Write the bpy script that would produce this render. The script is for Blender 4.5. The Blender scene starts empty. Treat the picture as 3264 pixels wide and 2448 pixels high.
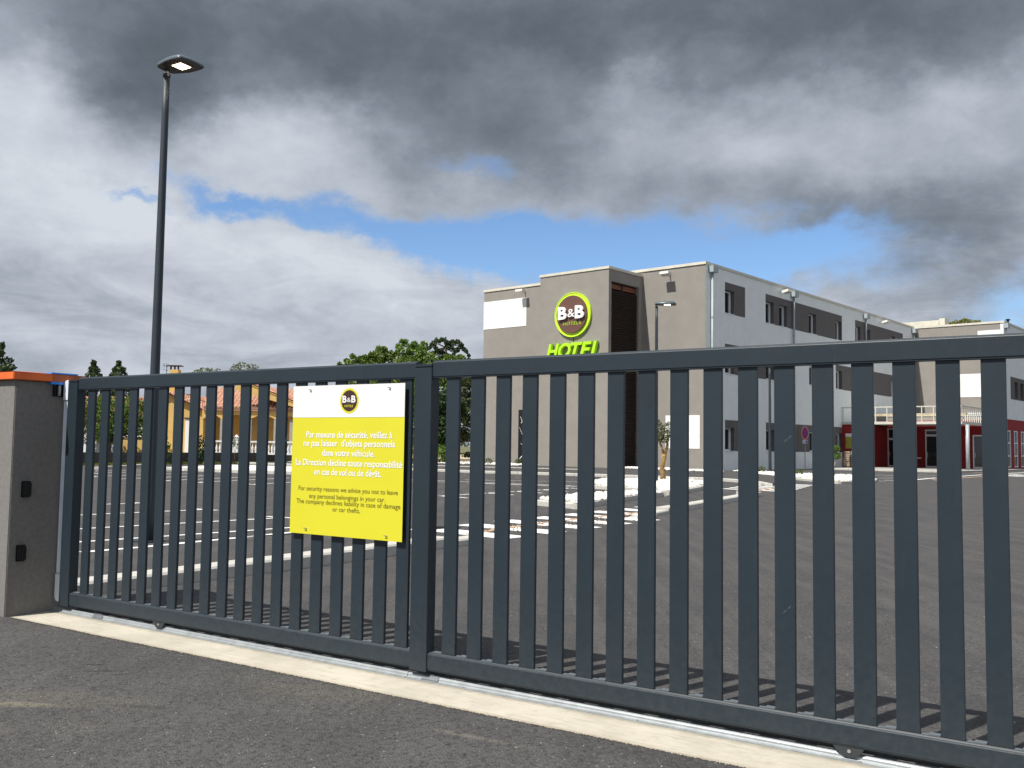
import bpy, bmesh, math, random
from mathutils import Matrix, Vector, noise
random.seed(7)
PI = math.pi
sc = bpy.context.scene

# ------------------------------------------------------------------ camera
PITCH, ROLL, EYE = 0.06595, 0.014446, 1.3
fwd = Vector((0, math.cos(PITCH), math.sin(PITCH)))
upv = Vector((0, -math.sin(PITCH), math.cos(PITCH)))
cr, sr = math.cos(ROLL), math.sin(ROLL)
xr = Vector((1, 0, 0)) * cr + upv * sr
ur = Vector((1, 0, 0)) * -sr + upv * cr
cd = bpy.data.cameras.new('camera')
cam = bpy.data.objects.new('camera', cd)
sc.collection.objects.link(cam)
m = Matrix((xr, ur, -fwd)).transposed().to_4x4()
m.translation = (0, 0, EYE)
cam.matrix_world = m
cd.sensor_width = 36
cd.lens = 3004.6 / 3264 * 36
cd.clip_start = 0.05
cd.clip_end = 2000
sc.camera = cam

# ------------------------------------------------------------------ sun, sky, exposure
SUN_EL = math.radians(54.5)
SUN_H = Vector((-0.76, -0.65)).normalized()
sdir = Vector((SUN_H.x * math.cos(SUN_EL), SUN_H.y * math.cos(SUN_EL), math.sin(SUN_EL)))
sl = bpy.data.lights.new('sun', 'SUN')
sl.energy = 5.0
sl.angle = math.radians(0.53)
sl.color = (1.0, 0.95, 0.87)
sun = bpy.data.objects.new('sun', sl)
sc.collection.objects.link(sun)
sun.rotation_euler = sdir.to_track_quat('Z', 'Y').to_euler()
sun.location = (-20, -20, 40)

sc.view_settings.view_transform = 'Standard'
sc.view_settings.look = 'None'
sc.view_settings.exposure = 0.3
sc.view_settings.gamma = 1.0
sc.view_settings.use_curve_mapping = False

W = bpy.data.worlds.new('World')
sc.world = W
W.use_nodes = True
wt = W.node_tree
wt.nodes.clear()


class NB:
    """small helper writing math node chains"""
    def __init__(s, tree): s.t = tree
    def n(s, typ, **kw):
        nd = s.t.nodes.new(typ)
        for k, v in kw.items(): setattr(nd, k, v)
        return nd
    def put(s, sock, v):
        if isinstance(v, (int, float)): sock.default_value = v
        elif isinstance(v, (tuple, list)): sock.default_value = v
        else: s.t.links.new(v, sock)
    def m(s, op, a, b=None, c=None, clamp=False):
        nd = s.n('ShaderNodeMath', operation=op); nd.use_clamp = clamp
        s.put(nd.inputs[0], a)
        if b is not None: s.put(nd.inputs[1], b)
        if c is not None: s.put(nd.inputs[2], c)
        return nd.outputs[0]
    def noise(s, vec, scale, detail=6, rough=0.55, dist=0.0):
        nd = s.n('ShaderNodeTexNoise')
        s.put(nd.inputs['Vector'], vec)
        nd.inputs['Scale'].default_value = scale
        nd.inputs['Detail'].default_value = detail
        nd.inputs['Roughness'].default_value = rough
        nd.inputs['Distortion'].default_value = dist
        return nd.outputs[0]
    def smooth(s, v, a, b):
        nd = s.n('ShaderNodeMapRange', interpolation_type='SMOOTHSTEP')
        s.put(nd.inputs['Value'], v)
        nd.inputs['From Min'].default_value = a; nd.inputs['From Max'].default_value = b
        return nd.outputs[0]
    def mixc(s, f, a, b):
        nd = s.n('ShaderNodeMix', data_type='RGBA')
        s.put(nd.inputs[0], f); s.put(nd.inputs[6], a); s.put(nd.inputs[7], b)
        return nd.outputs[2]
    def comb(s, x, y, z=0.0):
        nd = s.n('ShaderNodeCombineXYZ')
        s.put(nd.inputs[0], x); s.put(nd.inputs[1], y); s.put(nd.inputs[2], z)
        return nd.outputs[0]


b = NB(wt)
tc = b.n('ShaderNodeTexCoord')
sp = b.n('ShaderNodeSeparateXYZ'); wt.links.new(tc.outputs['Generated'], sp.inputs[0])
dx, dy, dz = sp.outputs
az = b.m('MULTIPLY', b.m('ARCTAN2', dx, dy), 180 / PI)
el = b.m('MULTIPLY', b.m('ARCSINE', dz), 180 / PI)
# domain for cloud texture: a flat layer seen in perspective, compressing towards the horizon
den = b.m('ADD', b.m('MAXIMUM', dz, 0.0), 0.20)
cu = b.m('DIVIDE', dx, den); cv = b.m('DIVIDE', dy, den)
lay = b.comb(cu, cv, 0.0)
ang = b.comb(b.m('MULTIPLY', az, 0.05), b.m('MULTIPLY', el, 0.07), 0.3)
w1 = b.m('SUBTRACT', b.noise(ang, 2.2, 7, 0.6), 0.5)
ang2 = b.comb(b.m('MULTIPLY', az, 0.05), b.m('MULTIPLY', el, 0.07), 7.3)
w2 = b.m('SUBTRACT', b.noise(ang2, 2.6, 7, 0.62), 0.5)
azw = b.m('ADD', az, b.m('MULTIPLY', w1, 10.0))
elw = b.m('ADD', el, b.m('MULTIPLY', w2, 6.5))


def blob(a0, e0, sa, se, amp, rot=0.0):
    c, s_ = math.cos(math.radians(rot)), math.sin(math.radians(rot))
    da = b.m('SUBTRACT', azw, a0); de = b.m('SUBTRACT', elw, e0)
    p = b.m('ADD', b.m('MULTIPLY', da, c / sa), b.m('MULTIPLY', de, s_ / sa))
    q = b.m('SUBTRACT', b.m('MULTIPLY', de, c / se), b.m('MULTIPLY', da, s_ / se))
    r2 = b.m('ADD', b.m('MULTIPLY', p, p), b.m('MULTIPLY', q, q))
    return b.m('MULTIPLY', b.m('EXPONENT', b.m('MULTIPLY', r2, -1.0)), amp)


def total(vals):
    acc = vals[0]
    for v in vals[1:]: acc = b.m('ADD', acc, v)
    return acc


def A(px): return math.degrees(math.atan((px - 1106) / 2036))
def EL(px, py): return math.degrees(math.atan((963 + 0.0144 * (px - 1106) - py) / math.hypot(2036, px - 1106)))


# openings of blue between the cloud decks: (x, y, width, height, depth, tilt)
gaps = [(1450, 540, 9.5, 2.0, 1.15, -2), (1150, 530, 6, 1.6, 0.95, -6), (900, 500, 5.5, 1.3, 0.85, -8), (650, 450, 5, 1.0, 0.80, -12), (450, 395, 3.0, 0.75, 0.95, -4), (265, 415, 1.8, 0.35, 0.75, 0),
        (1780, 520, 5, 1.5, 0.75, 0), (2190, 650, 4, 1.9, 0.9, 0), (1010, 345, 2.4, 0.7, 0.62, -15), (1650, 600, 6, 1.2, 0.5, 0)]
cover = b.m('SUBTRACT', 1.22, total([blob(A(x), EL(x, y), sa, se, am, r) for x, y, sa, se, am, r in gaps]))
nz = b.noise(lay, 2.3, 10, 0.62, 0.4)
nz2 = b.noise(ang, 5.5, 10, 0.62, 0.2)
cover = b.m('ADD', cover, b.m('MULTIPLY', b.m('SUBTRACT', nz, 0.5), 0.8))
cover = b.m('ADD', cover, b.m('MULTIPLY', b.m('SUBTRACT', nz2, 0.5), 0.7))
cover = b.smooth(cover, 0.12, 1.06)

darks = [(1106, -200, 60, 8.0, 0.42, 0), (260, 60, 8, 3.6, 0.30, 0), (330, 200, 4.0, 3.0, 0.42, 20), (650, 80, 10, 3.6, 0.22, 0),
         (1110, 300, 5.0, 4.2, 0.34, 12), (880, 190, 6, 2.2, 0.22, -20), (1050, 50, 12, 2.6, 0.20, 0), (1750, 20, 15, 3.2, 0.40, 0), (2100, 60, 8, 2.2, 0.18, 0),
         (1500, 410, 8, 2.0, 0.22, 0), (2060, 470, 7, 2.4, 0.36, 0), (1800, 470, 6, 1.8, 0.20, 0), (60, 330, 4, 1.5, 0.10, 0), (2000, 640, 8, 1.8, 0.18, 0), (900, 330, 2.0, 1.8, 0.16, -30)]
lights = [(1370, 150, 2.2, 1.2, 0.14, 35), (0, 200, 4.0, 3.0, 0.34, 0), (1680, 290, 4, 2.2, 0.05, 0), (2170, 230, 3.5, 2.6, 0.02, 0),
          (560, 300, 6, 2.2, 0.22, 0), (420, 520, 15, 2.8, 0.27, -8), (150, 420, 7, 2.5, 0.14, 0), (300, 740, 16, 1.6, 0.08, 0), (900, 620, 9, 1.8, 0.13, 0)]
D = b.m('ADD', 0.34, total([blob(A(x), EL(x, y), sa, se, am, r) for x, y, sa, se, am, r in darks]))
D = b.m('SUBTRACT', D, total([blob(A(x), EL(x, y), sa, se, am, r) for x, y, sa, se, am, r in lights]))
nlow = b.noise(lay, 0.8, 4, 0.5)
D = b.m('ADD', D, b.m('MULTIPLY', b.m('SUBTRACT', nlow, 0.5), 0.12))
streak = b.comb(b.m('MULTIPLY', az, 0.045), b.m('MULTIPLY', el, 0.17), 1.0)
ns = b.noise(streak, 2.4, 10, 0.62, 0.8)
lowm = b.smooth(el, 17.0, 7.0)
D = b.m('ADD', D, b.m('MULTIPLY', b.m('MULTIPLY', b.m('SUBTRACT', ns, 0.5), 0.85), lowm))
nd3 = b.noise(lay, 2.6, 10, 0.64, 0.3)
D = b.m('ADD', D, b.m('MULTIPLY', b.m('SUBTRACT', nd3, 0.5), 0.40))
D = b.m('ADD', D, b.m('MULTIPLY', b.m('SUBTRACT', nz2, 0.5), 0.46))
ramp = b.n('ShaderNodeValToRGB')
D = b.m('MULTIPLY', D, 0.82)
wt.links.new(D, ramp.inputs[0])
cr_ = ramp.color_ramp
cr_.elements[0].position = 0.0; cr_.elements[0].color = (0.54, 0.58, 0.63, 1)
cr_.elements[1].position = 1.0; cr_.elements[1].color = (0.074, 0.090, 0.108, 1)
for p, c in ((0.205, (0.425, 0.46, 0.52)), (0.41, (0.285, 0.318, 0.372)), (0.60, (0.175, 0.203, 0.242)), (0.80, (0.112, 0.134, 0.162))):
    e_ = cr_.elements.new(p); e_.color = (*c, 1)
sky = b.n('ShaderNodeTexSky')
sky.sky_type = 'NISHITA'; sky.sun_disc = False
sky.sun_elevation = SUN_EL
sky.sun_rotation = math.atan2(SUN_H.x, SUN_H.y) % (2 * PI)
sky.air_density = 1.0; sky.dust_density = 0.1; sky.ozone_density = 3.0
bg1 = b.n('ShaderNodeBackground'); tint = b.n('ShaderNodeMix', data_type='RGBA', blend_type='MULTIPLY'); tint.inputs[0].default_value = 1.0; wt.links.new(sky.outputs[0], tint.inputs[6]); tint.inputs[7].default_value = (0.84, 0.96, 1.10, 1)
wt.links.new(tint.outputs[2], bg1.inputs[0]); bg1.inputs[1].default_value = 0.108
bg2 = b.n('ShaderNodeBackground'); wt.links.new(ramp.outputs[0], bg2.inputs[0]); bg2.inputs[1].default_value = 1.0
mx = b.n('ShaderNodeMixShader')
wt.links.new(cover, mx.inputs[0]); wt.links.new(bg1.outputs[0], mx.inputs[1]); wt.links.new(bg2.outputs[0], mx.inputs[2])
wo = b.n('ShaderNodeOutputWorld'); wt.links.new(mx.outputs[0], wo.inputs[0])


# ------------------------------------------------------------------ materials
def mat(name, col, rough=0.7, var=0.12, scale=8.0, bump=0.0, bscale=60.0, metal=0.0, spec=0.5, col2=None, stain=0.0, coords='Object', emis=None, estr=0.0, detail=6):
    mt = bpy.data.materials.new(name); mt.use_nodes = True
    t = mt.node_tree; k = NB(t)
    bs = t.nodes['Principled BSDF']
    tcn = k.n('ShaderNodeTexCoord')
    vec = tcn.outputs[coords]
    if col2 is None: col2 = tuple(max(0, c * (1 - var * 2)) for c in col)
    nn = k.noise(vec, scale, detail, 0.6)
    f = k.smooth(nn, 0.3, 0.7)
    c = k.mixc(f, (*col, 1), (*col2, 1)) if var > 0 or col2 else (*col, 1)
    if stain > 0:
        n2 = k.noise(vec, scale * 0.13, 5, 0.65)
        g = k.m('MULTIPLY', k.smooth(n2, 0.45, 0.75), stain)
        c = k.mixc(g, c, tuple(x * 0.45 for x in col) + (1,))
    k.put(bs.inputs['Base Color'], c)
    bs.inputs['Roughness'].default_value = rough
    bs.inputs['Metallic'].default_value = metal
    bs.inputs['Specular IOR Level'].default_value = spec
    if bump > 0:
        bn = k.n('ShaderNodeBump'); bn.inputs['Strength'].default_value = 1.0; bn.inputs['Distance'].default_value = bump
        k.put(bn.inputs['Height'], k.noise(vec, bscale, 4, 0.6))
        t.links.new(bn.outputs[0], bs.inputs['Normal'])
    if emis:
        bs.inputs['Emission Color'].default_value = (*emis, 1); bs.inputs['Emission Strength'].default_value = estr
    return mt


M = {}
def gatemat():
    mt = bpy.data.materials.new('gate_paint'); mt.use_nodes = True
    t = mt.node_tree; k = NB(t); bs = t.nodes['Principled BSDF']
    tcn = k.n('ShaderNodeTexCoord'); vec = tcn.outputs['Object']; oi = k.n('ShaderNodeObjectInfo')
    va = k.n('ShaderNodeVectorMath', operation='ADD'); t.links.new(vec, va.inputs[0]); t.links.new(oi.outputs['Location'], va.inputs[1]); v2 = va.outputs[0]
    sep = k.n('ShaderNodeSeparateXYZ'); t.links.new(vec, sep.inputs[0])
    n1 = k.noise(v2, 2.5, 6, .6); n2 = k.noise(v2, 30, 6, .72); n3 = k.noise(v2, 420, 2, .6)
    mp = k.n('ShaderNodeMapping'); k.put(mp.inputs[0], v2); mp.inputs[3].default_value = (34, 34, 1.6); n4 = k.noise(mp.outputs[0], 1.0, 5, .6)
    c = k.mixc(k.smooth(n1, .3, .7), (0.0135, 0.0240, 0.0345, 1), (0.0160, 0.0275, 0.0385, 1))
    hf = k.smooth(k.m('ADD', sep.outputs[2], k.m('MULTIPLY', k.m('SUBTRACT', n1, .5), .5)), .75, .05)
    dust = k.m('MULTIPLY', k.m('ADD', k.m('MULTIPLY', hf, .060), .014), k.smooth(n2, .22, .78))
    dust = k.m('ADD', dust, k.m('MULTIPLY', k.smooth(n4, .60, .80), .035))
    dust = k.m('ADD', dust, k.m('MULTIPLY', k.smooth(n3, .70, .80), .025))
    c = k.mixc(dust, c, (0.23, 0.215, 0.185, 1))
    k.put(bs.inputs['Base Color'], c)
    k.put(bs.inputs['Roughness'], k.m('ADD', .40, k.m('MULTIPLY', n2, .12))); bs.inputs['Specular IOR Level'].default_value = .42
    bn = k.n('ShaderNodeBump'); bn.inputs['Distance'].default_value = 0.0002; k.put(bn.inputs['Height'], n3); t.links.new(bn.outputs[0], bs.inputs['Normal'])
    return mt


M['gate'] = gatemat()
M['infill'] = mat('infill_pale_grey', (0.115, 0.135, 0.150), 0.45, 0.05, 6)  # even grey-blue, paler than the gate paint
M['gate_dark'] = mat('gate_dark_paint', (0.03, 0.036, 0.042), 0.6, 0.1, 5)
M['pipe'] = mat('grey_pipe', (0.36, 0.41, 0.43), 0.5, 0.06, 4, metal=0.1)
M['canopy'] = mat('canopy_paint', (0.56, 0.55, 0.50), 0.55, 0.05, 4)
M['sleeve'] = mat('track_sleeve', (0.20, 0.22, 0.24), 0.4, .1, 10, metal=.4)
M['galv'] = mat('galvanised_steel', (0.36, 0.39, 0.41), 0.42, 0.12, 14, 0.0003, 80, metal=0.35, spec=0.6)
M['steel'] = mat('steel', (0.55, 0.55, 0.54), 0.35, 0.08, 30, metal=0.8)
M['seal'] = mat('grey_rubber', (0.72, 0.77, 0.84), 0.6, 0.06, 10)
M['black'] = mat('black_plastic', (0.012, 0.012, 0.013), 0.25, 0.1, 10)
M['pillar'] = mat('pillar_render', (0.205, 0.197, 0.188), 0.92, 0.08, 30, 0.003, 190, col2=(0.170, 0.163, 0.156))
M['orange'] = mat('orange_coping', (0.80, 0.17, 0.025), 0.45, 0.10, 6, 0.001, 20, col2=(0.70, 0.12, 0.02))
M['orange_dk'] = mat('orange_film', (0.42, 0.10, 0.03), 0.4, 0.10, 6)
M['blue'] = mat('blue_film', (0.03, 0.22, 0.75), 0.3, 0.15, 8, col2=(0.05, 0.32, 0.85))
M['concrete'] = None
M['kerb'] = mat('kerb_concrete', (0.50, 0.49, 0.455), 0.9, 0.10, 12, 0.0015, 120, col2=(0.42, 0.41, 0.38))
M['slab'] = mat('pavement_concrete', (0.36, 0.35, 0.33), 0.9, 0.10, 6, 0.001, 80)
M['paint'] = mat('road_paint', (0.82, 0.82, 0.80), 0.7, 0.05, 30, 0.0006, 150)
M['orangeline'] = mat('orange_marking', (0.62, 0.42, 0.27), 0.9, 0.2, 30)
M['pebble'] = mat('white_pebble', (0.80, 0.78, 0.74), 0.8, 0.12, 5, col2=(0.60, 0.58, 0.53))
M['soil'] = mat('verge_soil', (0.16, 0.14, 0.075), 0.95, 0.3, 1.4, 0.01, 12, col2=(0.07, 0.10, 0.03))
M['sand'] = mat('pale_sand', (0.50, 0.42, 0.29), 0.95, 0.15, 2.5)
M['yellow'] = mat('sign_yellow', (0.66, 0.62, 0.030), 0.38, 0.02, 2)
M['white'] = mat('sign_white', (0.80, 0.80, 0.79), 0.38, 0.02, 2)
M['olivetext'] = mat('olive_print', (0.15, 0.13, 0.02), 0.4, 0.02, 2)
M['brownp'] = mat('brown_print', (0.050, 0.022, 0.018), 0.4, 0.02, 2)
M['hotelgrey'] = mat('warm_grey_render', (0.262, 0.246, 0.226), 0.93, 0.05, 1.1, 0.005, 24, col2=(0.238, 0.221, 0.200))
M['hotellight'] = mat('pale_grey_render', (0.79, 0.82, 0.81), 0.93, 0.05, 1.3, 0.004, 24, col2=(0.74, 0.775, 0.77))
M['hoteldark'] = mat('dark_grey_render', (0.125, 0.115, 0.113), 0.93, 0.05, 1.5, 0.003, 24)
M['hotelwhite'] = mat('white_render', (0.80, 0.80, 0.79), 0.9, 0.03, 1.5)
M['coping'] = mat('cream_coping', (0.62, 0.60, 0.51), 0.6, 0.06, 3)
M['louvre'] = mat('brown_louvre', (0.030, 0.018, 0.014), 0.55, 0.12, 3)
M['rust'] = mat('red_brown_panel', (0.23, 0.075, 0.035), 0.6, 0.2, 2)
M['glass'] = mat('window_glass', (0.012, 0.014, 0.017), 0.06, 0.1, 2, spec=0.9)
M['frame'] = mat('white_upvc', (0.80, 0.82, 0.84), 0.45, 0.04, 5)
M['lime'] = mat('lime_green', (0.46, 0.80, 0.02), 0.4, 0.04, 2)
M['lime2'] = mat('lime_ring', (0.60, 0.90, 0.04), 0.35, 0.04, 2)
M['brown'] = mat('brown_disc', (0.135, 0.062, 0.047), 0.5, 0.05, 2)
M['letterwhite'] = mat('white_letter', (0.86, 0.86, 0.87), 0.35, 0.02, 2)
M['red'] = mat('red_render', (0.30, 0.018, 0.022), 0.9, 0.08, 2)
M['fixture'] = mat('floodlight_shell', (0.70, 0.68, 0.64), 0.4, 0.05, 4)
M['pole'] = mat('pole_paint', (0.024, 0.036, 0.050), 0.55, 0.08, 4, spec=0.5)
M['lamphead'] = mat('lamp_shell', (0.085, 0.115, 0.135), 0.35, 0.06, 6)
M['lampunder'] = mat('lamp_underside', (0.035, 0.032, 0.030), 0.5, 0.1, 6)
M['led'] = mat('led', (0.9, 0.85, 0.75), 0.4, 0.0, 2, emis=(1.0, 0.83, 0.58), estr=7.0)
M['houseyellow'] = mat('ochre_render', (0.66, 0.44, 0.15), 0.92, 0.06, 1.2, 0.003, 20)
M['tile'] = mat('clay_tile', (0.52, 0.25, 0.16), 0.85, 0.25, 3.5, col2=(0.30, 0.15, 0.10))
M['tile2'] = mat('pale_clay_tile', (0.60, 0.36, 0.25), 0.85, 0.25, 3.5, col2=(0.42, 0.22, 0.15))
M['lowwall'] = mat('block_wall', (0.085, 0.080, 0.070), 0.95, 0.2, 2.5, 0.006, 20, col2=(0.06, 0.058, 0.052))
M['bark'] = mat('bark', (0.14, 0.10, 0.065), 0.95, 0.3, 6, 0.01, 30)
M['olivebark'] = mat('olive_bark', (0.40, 0.26, 0.09), 0.95, 0.5, 14, 0.02, 22, col2=(0.12, 0.08, 0.04))
M['signred'] = mat('sign_red', (0.55, 0.02, 0.03), 0.4, 0.02, 2)
M['signblue'] = mat('sign_blue', (0.03, 0.04, 0.35), 0.4, 0.02, 2)
M['poster'] = mat('poster_olive', (0.42, 0.40, 0.06), 0.5, 0.1, 4)
M['wrap'] = mat('stone_pack', (0.46, 0.38, 0.28), 0.8, 0.3, 8)
M['roofgrey'] = mat('roof_membrane', (0.40, 0.39, 0.36), 0.9, 0.1, 1)


def leafmat(name, c1, c2, c3):
    mt = bpy.data.materials.new(name); mt.use_nodes = True
    t = mt.node_tree; k = NB(t); bs = t.nodes['Principled BSDF']
    ge = k.n('ShaderNodeNewGeometry')
    r = k.n('ShaderNodeValToRGB'); t.links.new(ge.outputs['Random Per Island'], r.inputs[0])
    r.color_ramp.elements[0].color = (*c1, 1); r.color_ramp.elements[1].color = (*c3, 1)
    e = r.color_ramp.elements.new(0.55); e.color = (*c2, 1)
    t.links.new(r.outputs[0], bs.inputs['Base Color'])
    bs.inputs['Roughness'].default_value = 0.6
    bs.inputs['Subsurface Weight'].default_value = 0.0
    tr = k.n('ShaderNodeBsdfTranslucent'); t.links.new(r.outputs[0], tr.inputs[0])
    ms = k.n('ShaderNodeMixShader'); ms.inputs[0].default_value = 0.35
    out = t.nodes['Material Output']
    t.links.new(bs.outputs[0], ms.inputs[1]); t.links.new(tr.outputs[0], ms.inputs[2]); t.links.new(ms.outputs[0], out.inputs[0])
    return mt


M['leaf'] = leafmat('mid_green_leaf', (0.05, 0.10, 0.016), (0.115, 0.19, 0.028), (0.23, 0.32, 0.055))
M['leafdark'] = leafmat('dark_green_leaf', (0.016, 0.038, 0.010), (0.036, 0.072, 0.018), (0.08, 0.125, 0.03))
M['leafbright'] = leafmat('bright_green_leaf', (0.07, 0.14, 0.02), (0.12, 0.22, 0.03), (0.22, 0.33, 0.05))
M['leafolive'] = leafmat('olive_leaf', (0.07, 0.10, 0.045), (0.12, 0.15, 0.07), (0.20, 0.22, 0.10))
M['leafyel'] = leafmat('yellow_green_leaf', (0.10, 0.14, 0.02), (0.18, 0.20, 0.03), (0.30, 0.26, 0.06))
M['conifer'] = leafmat('conifer_needle', (0.018, 0.040, 0.016), (0.042, 0.075, 0.028), (0.09, 0.13, 0.045))


def asphalt(name, base, light, patch, tint=(0.10, 0.082, 0.05), grain=95, gk=1.0, spots=()):
    mt = bpy.data.materials.new(name); mt.use_nodes = True
    t = mt.node_tree; k = NB(t); bs = t.nodes['Principled BSDF']
    ge = k.n('ShaderNodeNewGeometry'); vec = ge.outputs['Position']
    fine = k.n('ShaderNodeTexVoronoi'); k.put(fine.inputs['Vector'], vec); fine.inputs['Scale'].default_value = grain
    rnd = k.n('ShaderNodeSeparateColor'); t.links.new(fine.outputs['Color'], rnd.inputs[0])
    speck = k.smooth(rnd.outputs[0], 0.66, 1.0)
    rare = k.smooth(rnd.outputs[1], 0.994, 1.0)
    n0 = k.noise(vec, 38, 5, 0.8)
    n1 = k.noise(vec, 1.7, 6, 0.62)
    stretch = k.n('ShaderNodeMapping'); k.put(stretch.inputs[0], vec); stretch.inputs[2].default_value = (0, 0, -0.72); stretch.inputs[3].default_value = (3.4, 0.20, 1)
    n2 = k.noise(stretch.outputs[0], 1.2, 6, 0.65)
    n3 = k.noise(vec, 0.55, 5, 0.62)
    n4 = k.noise(vec, 7.0, 5, 0.7)
    c = k.mixc(k.smooth(n1, 0.3, 0.7), (*base, 1), (*light, 1))
    c = k.mixc(k.m('MULTIPLY', k.smooth(n2, 0.42, 0.70), 0.65), c, (*patch, 1))
    c = k.mixc(k.m('MULTIPLY', k.smooth(n3, 0.55, 0.78), 0.7), c, (*tint, 1))
    for (sx_, sy_, rx_, ry_, rot_, amt_, col_) in spots:
        m2 = k.n('ShaderNodeMapping', vector_type='TEXTURE'); k.put(m2.inputs[0], vec); m2.inputs[1].default_value = (sx_, sy_, 0); m2.inputs[2].default_value = (0, 0, rot_); m2.inputs[3].default_value = (rx_, ry_, 1000)
        ln = k.n('ShaderNodeVectorMath', operation='LENGTH'); t.links.new(m2.outputs[0], ln.inputs[0])
        dd = k.m('ADD', ln.outputs['Value'], k.m('MULTIPLY', k.m('SUBTRACT', k.noise(vec, 5.0, 6, .7), .5), 1.6))
        c = k.mixc(k.m('MULTIPLY', k.smooth(dd, 1.15, .35), amt_), c, (*col_, 1))
    c = k.mixc(k.m('MULTIPLY', k.m('SUBTRACT', 1.0, k.smooth(n4, 0.28, 0.5)), 0.35 * gk), c, tuple(x * .55 for x in base) + (1,))
    c = k.mixc(k.m('MULTIPLY', speck, 0.22 * gk), c, (0.20, 0.19, 0.175, 1))
    c = k.mixc(k.m('MULTIPLY', rare, 0.6 * gk), c, (0.45, 0.43, 0.40, 1))
    dk = k.smooth(n0, 0.34, 0.54)
    c = k.mixc(k.m('MULTIPLY', k.m('SUBTRACT', 1.0, dk), 0.72 * gk), c, (0.012, 0.012, 0.012, 1))
    k.put(bs.inputs['Base Color'], c)
    bs.inputs['Roughness'].default_value = 0.88; bs.inputs['Specular IOR Level'].default_value = 0.35
    bn = k.n('ShaderNodeBump'); bn.inputs['Distance'].default_value = 0.006; bn.inputs['Strength'].default_value = 0.9
    hh = k.m('ADD', k.m('MULTIPLY', fine.outputs['Distance'], -1.0), k.m('MULTIPLY', n0, 1.1))
    k.put(bn.inputs['Height'], hh); t.links.new(bn.outputs[0], bs.inputs['Normal'])
    return mt


SPOTS = [(-2.45, 4.62, .40, .05, -.12, .65, (0.23, 0.205, 0.155)), (-2.3, 4.72, .7, .18, -.15, .30, (0.15, 0.137, 0.112)), (-2.5, 4.2, .4, .2, -.2, .35, (0.15, 0.135, 0.108)), (-2.34, 5.42, .09, .016, .1, .9, (0.016, 0.015, 0.015)), (-2.22, 5.28, .13, .014, .1, .9, (0.016, 0.015, 0.015)), (-2.12, 5.20, .08, .012, .3, .9, (0.02, 0.015, 0.014)), (-1.75, 4.60, .22, .03, -.1, .5, (0.035, 0.033, 0.031)), (-.15, 4.2, .3, .03, -.5, .6, (0.17, 0.155, 0.13)), (-.9, 4.9, .5, .18, -.2, .35, (0.13, 0.118, 0.095)), (.6, 4.0, .5, .15, -.6, .35, (0.04, 0.04, 0.041))]
M['asphalt_street'] = asphalt('street_asphalt', (0.072, 0.071, 0.0735), (0.094, 0.0925, 0.094), (0.060, 0.0595, 0.062), (0.118, 0.107, 0.087), 120, 1.0, SPOTS)
M['asphalt_lot'] = asphalt('lot_asphalt', (0.053, 0.052, 0.0545), (0.073, 0.0715, 0.0715), (0.104, 0.100, 0.096), (0.040, 0.039, 0.041), 95, .8)


def concrete(name):
    mt = bpy.data.materials.new(name); mt.use_nodes = True
    t = mt.node_tree; k = NB(t); bs = t.nodes['Principled BSDF']
    tcn = k.n('ShaderNodeTexCoord'); vec = tcn.outputs['Object']
    sep = k.n('ShaderNodeSeparateXYZ'); t.links.new(vec, sep.inputs[0])
    n1 = k.noise(vec, 2.2, 7, 0.65); n2 = k.noise(vec, 14, 6, 0.7); n3 = k.noise(vec, 160, 3, 0.7)
    mp = k.n('ShaderNodeMapping'); k.put(mp.inputs[0], vec); mp.inputs[2].default_value = (0, 0, .45); mp.inputs[3].default_value = (3, 26, 1)
    n4 = k.noise(mp.outputs[0], 1.6, 6, 0.65, 1.0)
    c = k.mixc(k.smooth(n1, .3, .7), (0.53, 0.495, 0.42, 1), (0.42, 0.39, 0.325, 1))
    c = k.mixc(k.m('MULTIPLY', k.smooth(n4, .48, .66), .50), c, (0.33, 0.305, 0.255, 1))
    c = k.mixc(k.m('MULTIPLY', k.smooth(n2, .52, .72), .45), c, (0.30, 0.27, 0.215, 1))
    # soiling where the strip meets the street; darker along and behind the floor rail
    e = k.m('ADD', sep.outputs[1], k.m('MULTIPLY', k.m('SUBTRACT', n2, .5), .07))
    c = k.mixc(k.m('MULTIPLY', k.smooth(e, -.27, -.345), .85), c, (0.22, 0.175, 0.11, 1))
    c = k.mixc(k.m('MULTIPLY', k.smooth(e, -.055, -.004), .70), c, (0.24, 0.215, 0.16, 1))
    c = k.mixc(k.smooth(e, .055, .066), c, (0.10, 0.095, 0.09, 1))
    c = k.mixc(k.m('MULTIPLY', k.smooth(n3, .66, .76), .6), c, (0.18, 0.15, 0.11, 1))
    k.put(bs.inputs['Base Color'], c); bs.inputs['Roughness'].default_value = .9
    bn = k.n('ShaderNodeBump'); bn.inputs['Distance'].default_value = 0.003; bn.inputs['Strength'].default_value = 0.8
    k.put(bn.inputs['Height'], k.m('ADD', n4, k.m('MULTIPLY', n3, .4))); t.links.new(bn.outputs[0], bs.inputs['Normal'])
    return mt


M['concrete'] = concrete('concrete_strip')


# ------------------------------------------------------------------ mesh helpers
def link(o): sc.collection.objects.link(o); return o


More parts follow.
